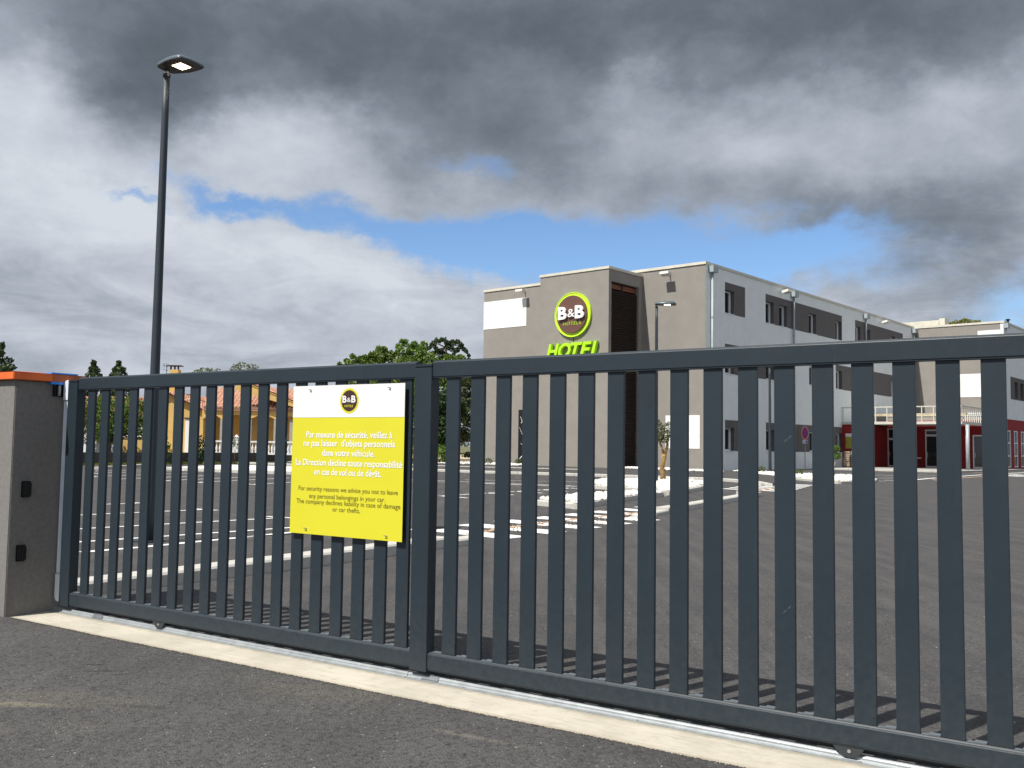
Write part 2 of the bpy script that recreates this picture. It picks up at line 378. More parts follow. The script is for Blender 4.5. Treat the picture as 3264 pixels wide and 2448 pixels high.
class MB:
    def __init__(s): s.v = []; s.f = []; s.mi = []
    def add(s, vs, fs, mi=0):
        o = len(s.v); s.v += [tuple(v) for v in vs]
        for f in fs: s.f.append([i + o for i in f]); s.mi.append(mi)
        return s
    def box(s, x0, x1, y0, y1, z0, z1, mi=0):
        if x0 > x1: x0, x1 = x1, x0
        if y0 > y1: y0, y1 = y1, y0
        if z0 > z1: z0, z1 = z1, z0
        v = [(x0, y0, z0), (x1, y0, z0), (x1, y1, z0), (x0, y1, z0), (x0, y0, z1), (x1, y0, z1), (x1, y1, z1), (x0, y1, z1)]
        return s.add(v, [(0, 3, 2, 1), (4, 5, 6, 7), (0, 1, 5, 4), (1, 2, 6, 5), (2, 3, 7, 6), (3, 0, 4, 7)], mi)
    def quad(s, a, b_, c, d, mi=0): return s.add([a, b_, c, d], [(0, 1, 2, 3)], mi)
    def prism(s, pts, z0, z1, mi=0):
        n = len(pts)
        area = sum(pts[i][0] * pts[(i + 1) % n][1] - pts[(i + 1) % n][0] * pts[i][1] for i in range(n))
        if area < 0: pts = pts[::-1]
        v = [(p[0], p[1], z0) for p in pts] + [(p[0], p[1], z1) for p in pts]
        return s.add(v, [tuple(range(n))[::-1], tuple(range(n, 2 * n))] + [(i, (i + 1) % n, n + (i + 1) % n, n + i) for i in range(n)], mi)
    def extr_x(s, prof, x0, x1, mi=0):
        """profile of (y,z) extruded along x"""
        n = len(prof)
        v = [(x0, p[0], p[1]) for p in prof] + [(x1, p[0], p[1]) for p in prof]
        return s.add(v, [tuple(range(n)), tuple(range(n, 2 * n))[::-1]] + [(i, n + i, n + (i + 1) % n, (i + 1) % n) for i in range(n)], mi)
    def extr_y(s, prof, y0, y1, mi=0):
        n = len(prof)
        v = [(p[0], y0, p[1]) for p in prof] + [(p[0], y1, p[1]) for p in prof]
        return s.add(v, [tuple(range(n))[::-1], tuple(range(n, 2 * n))] + [(i, (i + 1) % n, n + (i + 1) % n, n + i) for i in range(n)], mi)
    def tube(s, pts, rad, seg=10, mi=0, cap=True):
        pts = [Vector(p) for p in pts]
        if isinstance(rad, (int, float)): rad = [rad] * len(pts)
        o = len(s.v)
        for i, p in enumerate(pts):
            d = (pts[min(i + 1, len(pts) - 1)] - pts[max(i - 1, 0)]).normalized()
            a = d.orthogonal().normalized() if abs(d.z) < 0.99 else Vector((1, 0, 0))
            a = (a - d * a.dot(d)).normalized(); c = d.cross(a)
            for k in range(seg):
                t = 2 * PI * k / seg
                s.v.append(tuple(p + (a * math.cos(t) + c * math.sin(t)) * rad[i]))
        for i in range(len(pts) - 1):
            for k in range(seg):
                s.f.append([o + i * seg + k, o + i * seg + (k + 1) % seg, o + (i + 1) * seg + (k + 1) % seg, o + (i + 1) * seg + k]); s.mi.append(mi)
        if cap:
            s.f.append([o + k for k in range(seg)][::-1]); s.mi.append(mi)
            s.f.append([o + (len(pts) - 1) * seg + k for k in range(seg)]); s.mi.append(mi)
        return s
    def build(s, name, mats, parent=None, smooth=False, bevel=0.0, fix=True):
        me = bpy.data.meshes.new(name)
        me.from_pydata(s.v, [], s.f)
        if not isinstance(mats, (list, tuple)): mats = [mats]
        for m_ in mats: me.materials.append(M[m_] if isinstance(m_, str) else m_)
        me.polygons.foreach_set('material_index', s.mi)
        if fix or bevel:
            bm = bmesh.new(); bm.from_mesh(me)
            if fix and len(s.f) < 20000: bmesh.ops.recalc_face_normals(bm, faces=bm.faces)
            if bevel:
                bmesh.ops.bevel(bm, geom=[e for e in bm.edges], offset=bevel, segments=2, affect='EDGES', clamp_overlap=True)
            bm.to_mesh(me); bm.free()
        if smooth:
            me.polygons.foreach_set('use_smooth', [True] * len(me.polygons))
        me.update()
        o = bpy.data.objects.new(name, me); link(o)
        if parent: o.parent = parent
        return o


def tag(o, label=None, cat=None, group=None, kind=None):
    if label: o['label'] = label
    if cat: o['category'] = cat
    if group: o['group'] = group
    if kind: o['kind'] = kind
    return o


def thing(name, label, cat, loc=(0, 0, 0), rz=0.0, group=None):
    o = bpy.data.objects.new(name, None); link(o)
    o.empty_display_size = 0.2
    o.location = loc; o.rotation_euler = (0, 0, rz)
    return tag(o, label, cat, group)


def struct(name, loc=(0, 0, 0), rz=0.0):
    o = bpy.data.objects.new(name, None); link(o); o.location = loc; o.rotation_euler = (0, 0, rz)
    o['kind'] = 'structure'; return o


def share(src, loc=None, parent=None, name=None):
    c = src.copy(); link(c)
    if parent is not None: c.parent = parent
    if loc is not None: c.location = loc
    return c


def copy_thing(root, loc, rz, label, group=None):
    r = root.copy(); link(r); r.location = loc; r.rotation_euler = (0, 0, rz); r['label'] = label
    if group: r['group'] = group
    for ch in [c for c in bpy.data.objects if c.parent == root]:
        c = ch.copy(); link(c); c.parent = r
        for g in [q for q in bpy.data.objects if q.parent == ch]:
            d = g.copy(); link(d); d.parent = c
    return r


def text_mesh(txt, x0, x1, z0, h, bold=0.0, extr=0.0, shear=0.0, ref='H', spacing=1.0):
    """text laid in the x/z plane facing -y, fitted to width x0..x1 and cap height h; returns MB"""
    def ev(s):
        cu_ = bpy.data.curves.new('tmp', 'FONT'); cu_.body = s; cu_.resolution_u = 3; cu_.offset = bold; cu_.space_character = spacing; cu_.shear = shear
        cu_.extrude = 0.5 if extr else 0.0
        ob = bpy.data.objects.new('tmp', cu_); link(ob)
        bpy.context.view_layer.update()
        dg = bpy.context.evaluated_depsgraph_get()
        me = bpy.data.meshes.new_from_object(ob.evaluated_get(dg))
        vs = [v.co.copy() for v in me.vertices]; fs = [tuple(p.vertices) for p in me.polygons]
        bpy.data.objects.remove(ob); bpy.data.curves.remove(cu_); bpy.data.meshes.remove(me)
        return vs, fs
    vr, _ = ev(ref)
    y0r = min(v.y for v in vr); y1r = max(v.y for v in vr)
    vs, fs = ev(txt)
    xa = min(v.x for v in vs); xb = max(v.x for v in vs)
    sx = (x1 - x0) / (xb - xa); sz = h / (y1r - y0r)
    mb = MB()
    mb.add([(x0 + (v.x - xa) * sx, -v.z * extr, z0 + (v.y - y0r) * sz) for v in vs], fs)
    return mb


def disc(mb, cx, cz, r, y0, y1, seg=48, mi=0):
    prof = [(cx + r * math.cos(2 * PI * i / seg), cz + r * math.sin(2 * PI * i / seg)) for i in range(seg)]
    return mb.extr_y(prof, y0, y1, mi)


# frames
AG = -0.5807770739787352; DG = 4.073479
AH = -0.7133729099499942; DH = 50.021488; CORN = -28.0246
def gw(s, n, z=0.0): return Vector((s * math.cos(AG) - (n + DG) * math.sin(AG), s * math.sin(AG) + (n + DG) * math.cos(AG), z))
def hw(x, y, z=0.0):
    s = x + CORN; n = y + DH
    return Vector((s * math.cos(AH) - n * math.sin(AH), s * math.sin(AH) + n * math.cos(AH), z))


GO = gw(0, 0); HO = hw(0, 0)

# ------------------------------------------------------------------ GROUND
mb = MB(); mb.quad((-900, -60, -0.05), (900, -60, -0.05), (900, 1600, -0.05), (-900, 1600, -0.05))
g = mb.build('ground', 'soil'); tag(g, kind='structure')

lot = MB()
prof = [(0.115, 0.022), (0.5, 0.020), (1.3, 0.012), (3.0, 0.0), (6, 0.0), (12, 0), (25, 0), (50, 0), (110, 0)]
xs = [-60, -30, -12, -6.5, 0, 6, 20, 60, 120]
for i in range(len(prof) - 1):
    for j in range(len(xs) - 1):
        lot.quad((xs[j], prof[i][0], prof[i][1]), (xs[j + 1], prof[i][0], prof[i][1]), (xs[j + 1], prof[i + 1][0], prof[i + 1][1]), (xs[j], prof[i + 1][0], prof[i + 1][1]))
lo = lot.build('car_park', 'asphalt_lot'); lo.location = GO; lo.rotation_euler = (0, 0, AG); tag(lo, kind='structure')

# street with a ragged edge against the concrete strip
st = MB()
EDGE = []
x = -9.0
while x < 14:
    EDGE.append((x, -0.338 + 0.009 * noise.noise((x * 9, 0, 0)) + 0.006 * noise.noise((x * 41, 3, 0)) + 0.010 * noise.noise((x * 1.7, 9, 0))))
    x += 0.012
for (xa, ya), (xb, yb) in zip(EDGE, EDGE[1:]):
    st.quad((xa, -40, 0.034), (xb, -40, 0.034), (xb, yb, 0.034), (xa, ya, 0.034))
st.quad((-60, -40, 0.034), (-9, -40, 0.034), (-9, -0.338, 0.034), (-60, -0.338, 0.034))
st.quad((14, -40, 0.034), (60, -40, 0.034), (60, -0.338, 0.034), (14, -0.338, 0.034))
so = st.build('street', 'asphalt_street', fix=False); so.location = GO; so.rotation_euler = (0, 0, AG); tag(so, kind='structure')

cs = MB(); cs.box(-6.80, 14, -0.42, 0.115, -0.1, 0.030)
c_o = cs.build('concrete_strip', 'concrete'); c_o.location = GO; c_o.rotation_euler = (0, 0, AG); tag(c_o, kind='structure')

# loose stones on the street and along the edge
gr = MB()
def stone(mb, p, r, mi):
    a = random.random() * 6.28
    sx, sy, sz = r * random.uniform(.7, 1.3), r * random.uniform(.7, 1.3), r * random.uniform(.5, .9)
    vs = []
    for dx_, dy_, dz_ in ((1, 0, 0), (0, 1, 0), (-1, 0, 0), (0, -1, 0), (.3, .2, 1), (0, 0, -1)):
        xx = dx_ * sx; yy = dy_ * sy
        vs.append((p[0] + xx * math.cos(a) - yy * math.sin(a), p[1] + xx * math.sin(a) + yy * math.cos(a), p[2] + dz_ * sz))
    mb.add(vs, [(0, 1, 4), (1, 2, 4), (2, 3, 4), (3, 0, 4), (1, 0, 5), (2, 1, 5), (3, 2, 5), (0, 3, 5)], mi)
for i in range(4200):   # edge granules
    s_ = random.uniform(-6.7, 0.3); n_ = -0.338 - abs(random.gauss(0, 0.012)) + 0.006
    w_ = (s_, n_ + 0.010 * noise.noise((s_ * 1.7, 9, 0)), 0.034); stone(gr, w_, random.uniform(.002, .0055), 0)
for i in range(9000):
    s_ = random.uniform(-7.5, 0.6); n_ = -0.36 - random.random() ** 1.3 * 1.9
    if noise.noise((s_ * 0.9, n_ * 2.2, 1)) < 0.02 and random.random() < 0.72: continue
    r_ = random.uniform(.0016, .0048) * (1.7 if random.random() < .08 else 1)
    stone(gr, (s_, n_, 0.034), r_, 1 if random.random() < 0.02 else (2 if random.random() < .10 else 0))
go = gr.build('loose_gravel', [mat('grit_dark', (0.055, 0.052, 0.05), 0.9, .2, 30), mat('grit_pale', (0.36, 0.34, 0.31), 0.8, .2, 30), mat('grit_brown', (0.17, 0.13, 0.09), 0.8, .2, 30)], fix=False)
go.location = GO; go.rotation_euler = (0, 0, AG)
tag(go, 'loose grit scattered over the street asphalt in front of the gate', 'gravel', kind='stuff')
gr = MB()
for i in range(2600):
    s_ = random.uniform(-6, 3.5); n_ = 0.25 + random.random() ** 1.4 * 4.0
    stone(gr, (s_, n_, 0.018 if n_ < 1 else 0.004), random.uniform(.002, .0048), 1 if random.random() < .05 else 0)
go2 = gr.build('yard_gravel', [bpy.data.materials['grit_dark'], bpy.data.materials['grit_pale']], fix=False)
go2.location = GO; go2.rotation_euler = (0, 0, AG); tag(go2, 'fine grit lying on the car park just behind the gate', 'gravel', kind='stuff')

# thin tyre scratches inside the gate
sc_ = MB()
for pts in ([(-0.62, 0.95), (-0.52, 1.25), (-0.50, 1.30)], [(-0.75, 1.30), (-0.50, 1.28)], [(-0.72, 0.85), (-0.45, 0.62)]):
    for (a0, b0), (a1, b1) in zip(pts, pts[1:]):
        sc_.quad((a0, b0, .021), (a1, b1, .021), (a1 + .006, b1, .021), (a0 + .006, b0, .021))


# ------------------------------------------------------------------ markings and kerbs (hotel frame)
def hstruct(name): return struct(name, HO, AH)


kerb_n = 0
def kerb_line(name, pts, w=0.16, h=0.12, step=1.0, off=1, z0=0.0, low=None):
    """stones along a polyline; the body lies on the left (off=1) or right (-1) of it"""
    root = hstruct(name)
    P_ = [Vector(p) for p in pts]
    d = 0; segs = []
    for a, c in zip(P_, P_[1:]):
        L = (c - a).length; n_ = max(1, round(L / step)); t = (c - a) / n_
        for i in range(n_): segs.append((a + t * i, a + t * (i + 1)))
    for i, (a, c) in enumerate(segs):
        t = (c - a).normalized(); nrm = Vector((-t.y, t.x)) * off * w
        a2 = a + t * 0.006; c2 = c - t * 0.006
        hh = h
        if low and i in low: hh = low[i]
        mbk = MB(); ch = 0.02; k = nrm.normalized() * ch
        def ring(p): return [(p.x, p.y, z0 - 0.12), (p.x, p.y, z0 + hh - ch), ((p + k).x, (p + k).y, z0 + hh), ((p + nrm).x, (p + nrm).y, z0 + hh), ((p + nrm).x, (p + nrm).y, z0 - 0.12)]
        r0, r1 = ring(a2), ring(c2)
        mbk.add(r0 + r1, [(0, 1, 2, 3, 4), (9, 8, 7, 6, 5)] + [(j, 5 + j, 5 + (j + 1) % 5, (j + 1) % 5) for j in range(5)])
        mbk.build('kerb_stone', 'kerb', root)
    return root


kerb_line('near_kerb', [(20.45, -48.0), (20.2, -46.1), (20.0, -44.5), (19.75, -42.8), (19.5, -41.3)], w=0.28, h=0.13, off=1)
kerb_line('dropped_kerb', [(19.5, -41.3), (19.4, -40.6)], w=0.26, h=0.085, off=1)
kerb_line('drive_kerb', [(18.5, -35.3), (18.0, -33.6), (17.62, -31.9), (17.2, -30.2), (16.85, -28.7), (16.2, -26.2), (15.9, -25.2), (15.2, -24.9)], w=0.28, h=0.12, off=1, low={0: .035, 1: .075})
ISA = [(14.65, -33.75), (16.1, -34.05), (15.55, -32.3), (14.9, -30.3), (14.3, -27.7), (13.75, -28.3), (13.95, -30.3), (14.3, -32.6)]
ISB = [(10.5, -25.8), (11.7, -25.9), (12.9, -26.5), (14.1, -27.2), (13.7, -25.5), (13.1, -23.7), (12.0, -21.2), (10.2, -18.9), (9.2, -18.1), (8.0, -19.0), (7.5, -21.3), (8.7, -24.0)]
ISC = [(12.1, -12.2), (13.3, -13.2), (13.5, -9.6), (12.7, -7.2), (10.0, -3.7), (6.4, -2.7), (3.0, -0.9), (2.4, -1.8), (5.2, -5.2), (8.0, -8.2)]
kerb_line('island_kerb', ISA + ISA[:1], w=0.14, h=0.12, off=1)
kerb_line('tree_island_kerb', ISB + ISB[:1], w=0.14, h=0.12, off=1)
kerb_line('shrub_island_kerb', ISC + ISC[:1], w=0.14, h=0.10, off=1)
FK = [(-22, -17.5), (-10, -17.0), (-2.5, -16.9), (3.1, -15.5), (6.0, -15.1), (9.3, -15.2), (11.2, -16.4), (13.0, -18.8)]
kerb_line('hotel_kerb', FK, w=0.18, h=0.12, off=1)
kerb_line('entrance_kerb', [(2.2, 13.9), (6.2, 13.8), (9.6, 14.6)], w=0.2, h=0.12, off=1)
kerb_line('far_left_kerb', [(-18.5, -25.4), (-16.0, -27.6), (-13.6, -30.3)], w=0.3, h=0.12, off=1)
kerb_line('verge_kerb', [(-11.9, -27.8), (-7.9, -27.4), (-4.4, -26.4)], w=0.2, h=0.14, off=1)
kerb_line('back_kerb', [(-30, -14.5), (-19.5, -12.5), (-9, -11.0), (-2, -9.0)], w=0.5, h=0.12, off=1)

pv = MB(); pv.prism([(-22, -17.4), (-10, -16.9), (-2.5, -16.8), (3.1, -15.4), (6.0, -15.0), (9.2, -15.1), (11.1, -16.2), (12.9, -18.6), (12.6, -17.2), (9.5, -9.0), (4.0, -1.0), (0.5, -0.2), (-18, -0.2), (-22, -0.2)], -0.05, 0.105)
po = pv.build('hotel_pavement', 'asphalt_lot'); po.location = HO; po.rotation_euler = (0, 0, AH); tag(po, kind='structure')
pv = MB(); pv.prism([(2.2, 14.0), (6.2, 14.0), (9.6, 14.8), (10.4, 30), (8.8, 30), (0.02, 28), (0.02, 16)], -0.05, 0.10)
po = pv.build('entrance_pavement', 'slab'); po.location = HO; po.rotation_euler = (0, 0, AH); tag(po, kind='structure')
pv = MB(); pv.prism([(-12.4, -27.3), (-8, -26.9), (-4.6, -26.0), (-3.0, -22), (-8, -20), (-16, -22)], -0.05, 0.12)
po = pv.build('verge_bed', 'pebble'); po.location = HO; po.rotation_euler = (0, 0, AH); tag(po, kind='structure')
pv = MB(); pv.prism([(-40, -20), (-19.5, -12.3), (-9, -10.8), (-2, -8.8), (-18.2, 0), (-19, 60), (-60, 60), (-60, -20)], -0.05, 0.06)
po = pv.build('sandy_verge', 'sand'); po.location = HO; po.rotation_euler = (0, 0, AH); tag(po, kind='structure')

for nm, pl, zt in (('island_bed', ISA, .115), ('tree_island_bed', ISB, .115), ('shrub_island_bed', ISC, .095)):
    cx = sum(p[0] for p in pl) / len(pl); cy = sum(p[1] for p in pl) / len(pl)
    pv = MB(); pv.prism([(cx + (p[0] - cx) * .96, cy + (p[1] - cy) * .96) for p in pl], -0.05, zt - .01)
    po = pv.build(nm, 'pebble'); po.location = HO; po.rotation_euler = (0, 0, AH); tag(po, kind='structure')


def inside(p, poly):
    r = False; n = len(poly)
    for i in range(n):
        (x1, y1), (x2, y2) = poly[i], poly[(i + 1) % n]
        if (y1 > p[1]) != (y2 > p[1]) and p[0] < (x2 - x1) * (p[1] - y1) / (y2 - y1) + x1: r = not r
    return r


def pebbles(name, poly, z, n, label, size=(.03, .065)):
    mbp = MB(); x0 = min(p[0] for p in poly); x1 = max(p[0] for p in poly); y0 = min(p[1] for p in poly); y1 = max(p[1] for p in poly)
    k = 0
    cx = sum(p[0] for p in poly) / len(poly); cy = sum(p[1] for p in poly) / len(poly)
    q = [(cx + (p[0] - cx) * .93, cy + (p[1] - cy) * .93) for p in poly]
    while k < n:
        p = (random.uniform(x0, x1), random.uniform(y0, y1))
        if not inside(p, q): continue
        hgt = 0.05 + 0.05 * noise.noise((p[0] * .9, p[1] * .9, 0))
        stone(mbp, (p[0], p[1], z + random.random() * max(.02, hgt)), random.uniform(*size), 0); k += 1
    o = mbp.build(name, 'pebble', fix=False); o.location = HO; o.rotation_euler = (0, 0, AH)
    tag(o, label, 'pebbles', kind='stuff'); return o


pebbles('white_pebbles', ISA, .10, 3800, 'white pebbles filling the narrow kerbed island beside the crossing')
pebbles('tree_island_pebbles', ISB, .11, 6500, 'white pebbles heaped on the kerbed island under the olive tree', (.035, .075))
pebbles('shrub_island_pebbles', ISC, .09, 2600, 'white pebbles on the far island around the clipped ball tree', (.04, .08))
pebbles('wall_foot_pebbles', [(-18, -6.0), (-9.9, -5.9), (-9.9, -3.8), (-10, -1), (-18, -.6)], .10, 1200, 'white pebbles along the foot of the grey hotel wall', (.05, .09))
pebbles('stair_foot_pebbles', [(-4.3, -3.5), (3.5, -5.6), (3.2, -3.2), (-4.2, -.4)], .10, 1500, 'white pebbles below the brown stair tower louvres', (.05, .09))

zc = hstruct('pedestrian_crossing')
for k in range(8):
    y = -39.98 + k * 1.075; dxk = 0.145 * k
    x0 = 17.35 - dxk * .95 + (0.25 if k == 0 else 0); x1 = 19.25 - dxk * .75
    if k >= 5: x1 = (17.95, 17.5, 17.0)[k - 5]
    mbz = MB(); t0 = .004
    mbz.prism([(x0 + random.uniform(-.03, .03), y + .05), (x1, y), (x1 - .02, y + .52), (x0 - .03, y + .55)], t0 - .003, t0)
    mbz.build('crossing_bar', 'paint', zc)
mk = hstruct('parking_markings')
def line(x0, y0, x1, y1, w=0.10, m_='paint', root=None, z=.004, nm='painted_line'):
    a = Vector((x0, y0)); c = Vector((x1, y1)); t = (c - a).normalized(); n_ = Vector((-t.y, t.x)) * w / 2
    MB().add([(*(a - n_), z), (*(c - n_), z), (*(c + n_), z), (*(a + n_), z)], [(0, 1, 2, 3)]).build(nm, m_, root or mk)
line(15.95, -47, 15.9, -40.6, .10)
line(17.15, -47, 17.0, -44.2, .13); line(17.0, -44.2, 16.5, -41.3, .13); line(16.5, -41.3, 17.35, -39.95, .13)
for xx, ys in ((14.1, -46.5), (11.55, -45.2), (9.1, -40.9)):
    line(xx, ys, xx + .1, -40.15, .10); line(xx - .32, -40.15, xx + .42, -40.0, .10)
for y_, x_ in ((-32.8, 10.8), (-30.7, 10.5), (-29.25, 10.3), (-27.8, 10.1), (-26.1, 9.75)):
    line(x_ - .1, y_, x_ + 1.0, y_ - .1, .12)
line(10.75, -32.8, 9.8, -26.0, .10)
line(-2.5, -25.9, 4.4, -25.4, .10); line(4.4, -25.4, 8.6, -24.5, .10)
line(2.4, -26.75, 9.3, -25.1, .10)
line(3.2, -24.0, 7.0, -21.2, .09); line(4.6, -26.3, 9.6, -24.4, .10)
for xx, yy in ((-11.3, -31.2), (-8.8, -32.5), (-5.6, -34.1), (-3.0, -34.5), (-1.1, -33.8), (0.55, -33.6), (2.7, -33.0), (4.9, -32.2)):
    line(xx, yy, xx - 1.9, yy + 4.9, .10); line(xx - .35, yy + .05, xx + .35, yy - .05, .10)
for q in ((6.9, 1.4, 7.4, 2.6), (6.5, 4.1, 7.0, 5.3), (8.2, -.9, 9.6, -1.5), (8.8, 2.5, 9.3, 3.4), (9.7, 2.2, 10.3, 3.4), (11.3, -3.0, 11.9, -1.8), (12.7, -6.3, 13.3, -6.7), (12.6, -7.4, 13.2, -7.6),
          (10.0, 5.9, 10.5, 6.9), (11.6, .8, 12.1, 2.0), (10.8, 6.1, 11.2, 7.1)):
    line(*q, .12)
line(13.3, -4.2, 12.8, .8, .22); line(12.6, 5.6, 12.3, 11.3, .22); line(12.15, 17.0, 12.3, 22.5, .3)
for q in ((13.45, 11.6, 13.65, 14.6), (14.3, 9.6, 14.7, 12.6)): line(*q, .55)
zc2 = hstruct('far_crossing')
for k in range(7):
    y = -21.9 + 1.0 * k; xr_ = 14.6 - .3 * (y + 19.9)
    MB().prism([(xr_ - 2.3, y), (xr_, y - .05), (xr_ - .08, y + .33), (xr_ - 2.38, y + .38)], .001, .004).build('crossing_bar', 'paint', zc2)
om = hstruct('orange_setting_out_line')
for a, c in zip([(18.45, -39.9), (18.1, -38.6), (17.85, -37.3), (17.65, -35.9)], [(18.1, -38.6), (17.85, -37.3), (17.65, -35.9), (17.5, -33.9)]):
    line(*a, *c, w=.12, m_='orangeline', root=om, z=.009)
line(13.8, 1.2, 13.5, 7.0, w=.16, m_='orangeline', root=om, z=.009); line(10.7, 15.2, 10.7, 18.0, w=.16, m_='orangeline', root=om, z=.012); line(13.7, -2.7, 14.3, -3.9, w=.16, m_='orangeline', root=om, z=.009)
line(14.45, -22.8, 13.7, -19.8, w=.14, m_='orangeline', root=om, z=.009)
gr = MB()
for i in range(520):
    stone(gr, (random.gauss(18.45, .30), random.uniform(-39.4, -34.4), .008), random.uniform(.008, .02), 2 if random.random() < .7 else 1)
for v_i in range(len(gr.v)):
    x_, y_, z_ = gr.v[v_i]; gr.v[v_i] = (x_ - (y_ + 39.4) * .12, y_, z_)
o = gr.build('swept_grit', [bpy.data.materials['grit_dark'], bpy.data.materials['grit_pale'], mat('grit_rust', (0.20, 0.11, 0.05), .9, .2, 30)], fix=False)
o.location = HO; o.rotation_euler = (0, 0, AH); tag(o, 'brown grit swept across the white crossing bars', 'gravel', kind='stuff')

# ------------------------------------------------------------------ GATE
gate = thing('sliding_gate', 'long dark blue-grey metal sliding gate with vertical slats across the entrance', 'gate', GO, AG)
# rail profiles (y depth, z)
def rail_prof(z0, z1, y0=0.0, y1=0.05):
    return [(y0, z0 + .008), (y0 + .0015, z0 + .006), (y0 + .0035, z0 + .006), (y0 + .0035, z0), (y1 - .001, z0), (y1, z0 + .001), (y1, z1 - .002), (y1 - .002, z1),
            (y0 + .0150, z1), (y0 + .0115, z1 - .0035), (y0 + .0100, z1 - .0060), (y0 + .0070, z1 - .0060), (y0 + .0065, z1 - .0050), (y0 + .0030, z1 - .0075), (y0 + .0012, z1 - .0090), (y0, z1 - .0115)]
SECT = ((-6.519, -3.314, -6.417), (-3.194, 0.006, -3.109))
SZ0, SZ1 = 0.1865, 1.6675
for (xa, xb, s0) in SECT:
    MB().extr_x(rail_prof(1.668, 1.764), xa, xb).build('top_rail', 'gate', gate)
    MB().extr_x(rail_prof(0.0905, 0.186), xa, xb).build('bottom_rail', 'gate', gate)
slat0 = None; tab0 = None
for (xa, xb, s0) in SECT:
    pitch = 0.16545 if xa < -4 else 0.16395
    for k in range(19):
        xs_ = s0 + k * pitch
        if slat0 is None:
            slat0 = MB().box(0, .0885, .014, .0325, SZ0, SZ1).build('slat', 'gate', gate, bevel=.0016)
            slat0.location = (xs_, 0, 0)
        else:
            share(slat0, (xs_, 0, 0), gate)
        # infill tab between this slat and the next
        x_t0 = xs_ + .0885; x_t1 = xs_ + pitch if k < 18 else xb - .001
        if k == 0:
            MB().box(xa + .022, xs_ - .002, .013, .043, .1862, .190).build('infill_strip', 'infill', gate, bevel=.001)
        t_ = MB(); t_.box(.004, .030, .0135, .034, .1862, .189); t_.box(.030, x_t1 - x_t0 - .002, .0135, .047, .1862, .192)
        if k < 18 and tab0 is not None and tab0[1] == xa: share(tab0[0], (x_t0, 0, 0), gate)
        else:
            o = t_.build('infill_strip', 'infill', gate, bevel=.0008); o.location = (x_t0, 0, 0)
            if k == 0: tab0 = (o, xa)
for xa, xb in ((-6.642, -6.520), (-3.3145, -3.1945), (.0065, .1265)):
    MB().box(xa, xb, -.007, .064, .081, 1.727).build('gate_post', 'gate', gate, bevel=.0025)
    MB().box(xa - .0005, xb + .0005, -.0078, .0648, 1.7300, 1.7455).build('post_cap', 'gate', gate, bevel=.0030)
for xc in (-5.4877, -0.9966):
    w_ = MB()
    prof_ = [(-.068, .0895), (.062, .0895), (.040, .058), (.026, .046), (-.020, .046), (-.052, .068)]
    w_.extr_y([(xc + p[0], p[1]) for p in prof_], .006, .012)
    wb = w_.build('wheel_bracket', 'gate_dark', gate, bevel=.0008)
    d_ = MB(); disc(d_, xc, .0715, .0072, .0025, .0075, 18); disc(d_, xc, .0715, .0022, .0018, .003, 6)
    d_.build('screw', 'steel', wb)
    w2_ = MB(); disc(w2_, xc, .062, .018, .022, .046, 20); w2_.build('wheel', 'steel', wb)
for sx_, sz_ in ((-1.262, 1.335), (-1.245, 1.350), (-1.250, .62), (-1.27, .60), (-4.335, 1.33), (-4.345, 1.31)):
    MB().add([(sx_, .0138, sz_), (sx_ + .004, .0138, sz_ + .001), (sx_ + .016, .0138, sz_ + .014), (sx_ + .013, .0138, sz_ + .014)], [(0, 1, 2, 3)]).build('scratch', 'infill', gate)
# rubber safety edge on the closing post
MB().box(-6.699, -6.643, .004, .046, .312, 1.590).build('safety_edge', 'seal', gate, bevel=.004)
MB().box(-6.699, -6.694, .0015, .008, .312, 1.590).build('edge_lip', 'seal', gate)
def capprof(z0, z1, r, up):
    pr = []
    if up:
        pr = [(-6.643, z0), (-6.707, z0), (-6.707, z1 - r)] + [(-6.707 + r - r * math.cos(t), z1 - r + r * math.sin(t)) for t in (PI * .12, PI * .25, PI * .38, PI * .5)] + [(-6.643, z1)]
    else:
        pr = [(-6.643, z1), (-6.707, z1), (-6.707, z0 + r)] + [(-6.707 + r - r * math.cos(t), z0 + r - r * math.sin(t)) for t in (PI * .12, PI * .25, PI * .38, PI * .5)] + [(-6.643, z0)]
    return pr
MB().extr_y(capprof(1.596, 1.747, .040, True), -.002, .050).build('edge_cap', 'seal', gate, bevel=.002)
MB().extr_y(capprof(.108, .308, .036, False), -.002, .050).build('edge_cap', 'seal', gate, bevel=.002)

# gear rack behind bottom rail
rk = MB(); rk.box(-6.5, .1, .052, .062, .060, .082)
for k in range(26):
    rk.box(-6.4 + k * .25, -6.37 + k * .25, .048, .066, .066, .076)
rk.build('gear_rack', 'gate_dark', gate)

# track
tr = thing('gate_track', 'galvanised steel floor rail under the sliding gate', 'rail', gw(-6.80, 0, .030), AG)
segl = [(0.0, 3.46), (3.462, 6.9), (6.902, 12.0)]
for i, (a, c) in enumerate(segl):
    pr = [(-.006, .0), (-.006, .006), (.010, .008), (.016, .013)] + [(.030 - .014 * math.cos(t), .014 + .0165 * math.sin(t)) for t in [PI * q / 8 for q in range(0, 9)]] + [(.047, .008), (.066, .006), (.066, 0)]
    MB().extr_x(pr, a, c - .002).build('track_length', 'galv', tr, smooth=False)
for xc in (3.62, .62):
    MB().extr_x([(-.0065 + .0, .0062), (-.002, .010), (.009, .0125)] + [(.030 - .0165 * math.cos(t), .0145 + .0195 * math.sin(t)) for t in [PI * q / 8 for q in range(1, 8)]] + [(.05, .010), (.055, .0062)], xc - .055, xc + .055).build('joint_sleeve', 'sleeve', tr)
